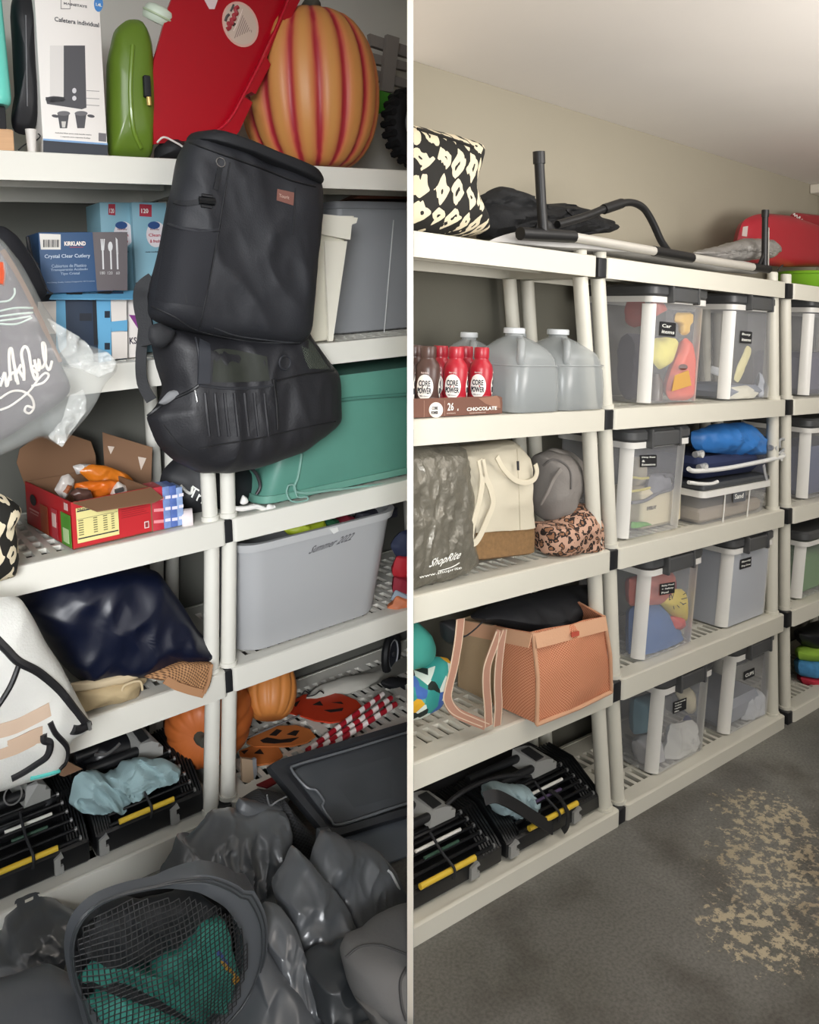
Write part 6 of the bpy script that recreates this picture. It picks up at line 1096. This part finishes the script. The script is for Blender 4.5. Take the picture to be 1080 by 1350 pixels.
for pts, r, m in (([(303, 214), (295, 262), (284, 330), (272, 390), (262, 436)], .0022, BK2), ([(222, 296), (240, 302), (262, 305), (288, 304)], .005, M('26272c', .6)), ([(390, 248), (388, 280), (386, 310)], .0022, BK2), ([(200, 404), (230, 418), (262, 436), (330, 450), (396, 452)], .0028, BK2), ([(282, 432), (310, 442), (350, 448), (390, 452)], .0025, M('2b2c30', .6)), ([(250, 188), (300, 206), (345, 222), (385, 238), (416, 246)], .003, M('0f1013', .5)), ([(245, 330), (243, 370), (246, 400)], .003, BK2)): t.part('seam', MB().tube(on(L, mb, pts, .0005), r, 6), m, b)
pk = [(222, 297), (288, 304), (268, 405), (204, 396)]; t.part('side_pocket', MB().loft([on(L, mb, [pk[0], pk[1]], .004, 6), on(L, mb, [(215, 330), (281, 337)], .010, 6), on(L, mb, [(209, 365), (275, 372)], .010, 6), on(L, mb, [pk[3], pk[2]], .003, 6)], False, False, False), M('191a20', .8, bump=.3, bs=300), b)
rg = hit(L, mb.bvh(), 291, 214, .006); t.part('metal_ring', MB().ring(rg, (.1, -1, .15), .0115, .0016, 22, 6), M('b9b9bb', .25, .9), b)
t.part('hook_webbing', MB().ribbon(on(L, mb, [(290, 222), (287, 236), (284, 250)], .003), .012, fw, .0015), BK2, b)
bk = [hit(L, mb.bvh(), x, y, .004) for x, y in ((262, 264), (283, 266))]
q_ = t.part('buckle', MB().tube([bk[0], bk[1]], .0095, 8), M('0f1012', .35), b); t.part('buckle_prong', MB().tube([hit(L, mb.bvh(), 266, 257, .006), hit(L, mb.bvh(), 280, 259, .006)], .004, 6), M('1c1d20', .35), q_); t.part('buckle_prong', MB().tube([hit(L, mb.bvh(), 265, 271, .006), hit(L, mb.bvh(), 279, 273, .006)], .004, 6), M('1c1d20', .35), q_)
t.part('compression_strap', MB().ribbon(on(L, mb, [(230, 266), (245, 268), (262, 266)], .003), .012, fw, .0015), BK2, b)
tg = [hit(L, mb.bvh(), x, y, .002) for x, y in ((366, 249), (388, 254), (387, 271), (365, 264))]; tp = t.part('leather_tag', MB().prism(tg, (0, .003, 0)), M('7d5248', .55), b)
t.text('Tourit', M('b89a8c', .6), tg[3]+(tg[0]-tg[3])*.3+(tg[1]-tg[0])*.1+Vector((0, -.001, 0)), tg[1]-tg[0], tg[0]-tg[3], h=.009, w=.028, parent=tp)
t.part('shoulder_strap', MB().ribbon(spline([L.P(x, y, d) for x, y, d in [(202, 368, -.06), (188, 380, -.05), (186, 400, -.06), (192, 430, -.07), (196, 455, -.08)]]), .035, (-.6, -1, 0), .006), BK2)
t.part('strap_loop', MB().inflate([L.P(x, y, -.14) for x, y in [(196, 430), (210, 425), (232, 436), (228, 448), (216, 459), (202, 458), (195, 446)]], .012, n=40, rings=6), BK2)
# the lower, mesh-topped backpack
t = Thing(L, 'backpack', 'black mesh-topped backpack hung below the cooler backpack', 'bag', L.P(310, 620, -.06), 'black backpacks')
out = [(200, 440), (215, 430), (300, 440), (400, 428), (412, 450), (428, 475), (441, 492), (443, 520), (445, 556), (430, 572), (400, 592), (350, 613), (300, 624), (262, 622), (225, 605), (205, 585), (195, 560), (190, 548), (205, 535), (214, 512), (206, 480)]
mb = MB().inflate([L.P(x, y, -.05) for x, y in out], .10, .05, it=1, pw=4, n=130, rings=26, wr=.012, ws=8, seed=50, st=(1.6, 1, .5)); b = t.part('bag_body', mb, M('1e1e22', .55, bump=.15, bs=200))
for pts, r, m in (([(195, 548), (220, 530), (250, 516), (262, 508)], .004, M('111114', .5)), ([(262, 508), (300, 512), (340, 511), (360, 508)], .004, M('2a2b2f', .5)), ([(360, 500), (364, 530), (366, 566)], .004, M('101013', .6)), ([(262, 592), (290, 586), (340, 578), (400, 564), (442, 556)], .0025, M('101013', .6)), ([(364, 502), (400, 494), (440, 488)], .003, M('101013', .6)), ([(262, 505), (262, 470), (258, 445)], .003, M('2a2b30', .6)), ([(250, 595), (235, 585), (215, 560)], .002, M('101013', .6))): t.part('seam', MB().tube(on(L, mb, pts, .0008), r, 6), m, b)
for k, x in enumerate(range(270, 360, 13)): t.part('gathered_fold', MB().tube(on(L, mb, [(x, 518), (x+2, 540), (x+6, 575)], -.001), .0045, 6), M('232327', .5), b)
t.part('zip_pull', MB().tube(on(L, mb, [(257, 514), (260, 530)], .006), .003, 6), M('b5b5b5', .25, .8), b)
t.part('webbing', MB().ribbon(on(L, mb, [(270, 450), (270, 480), (269, 506)], .003), .03, fw, .0015), M('2b2d33', .7), b)
nt = weave('bag_net', '0b0c0d', '4a5046', 800)
t.part('mesh_panel', MB().loft([on(L, mb, [(400, 440), (412, 452)], .003, 5), on(L, mb, [(398, 458), (426, 474)], .003, 5), on(L, mb, [(402, 474), (435, 486)], .003, 5), on(L, mb, [(408, 486), (438, 487)], .003, 5)], False, False, False), nt, b)
t.part('net_window', MB().loft([on(L, mb, [(282, 462), (300, 460), (352, 470)], .003, 5), on(L, mb, [(281, 485), (310, 484), (354, 490)], .003, 5), on(L, mb, [(280, 503), (310, 504), (356, 502)], .003, 5)], False, False, False), M('23261f', .7, var=.6, vs=20), b)
t.part('round_grommet', MB().ring(hit(L, mb.bvh(), 376, 478, .004), (.2, -1, 0), .018, .003, 22, 6), M('2d2e33', .5), b)
t.part('grey_lining', MB().inflate([L.P(x, y, -.10) for x, y in [(208, 532), (222, 516), (245, 510), (256, 514), (236, 522), (218, 534)]], .012, n=40, rings=6, it=1), M('77787a', .7), b)
t.part('hanging_strap', MB().ribbon(spline([L.P(x, y, d) for x, y, d in [(186, 372, -.03), (190, 420, -.03), (186, 470, -.04), (188, 505, -.04), (200, 528, -.05)]]), .026, (-.5, -1, 0), .003), BK2)
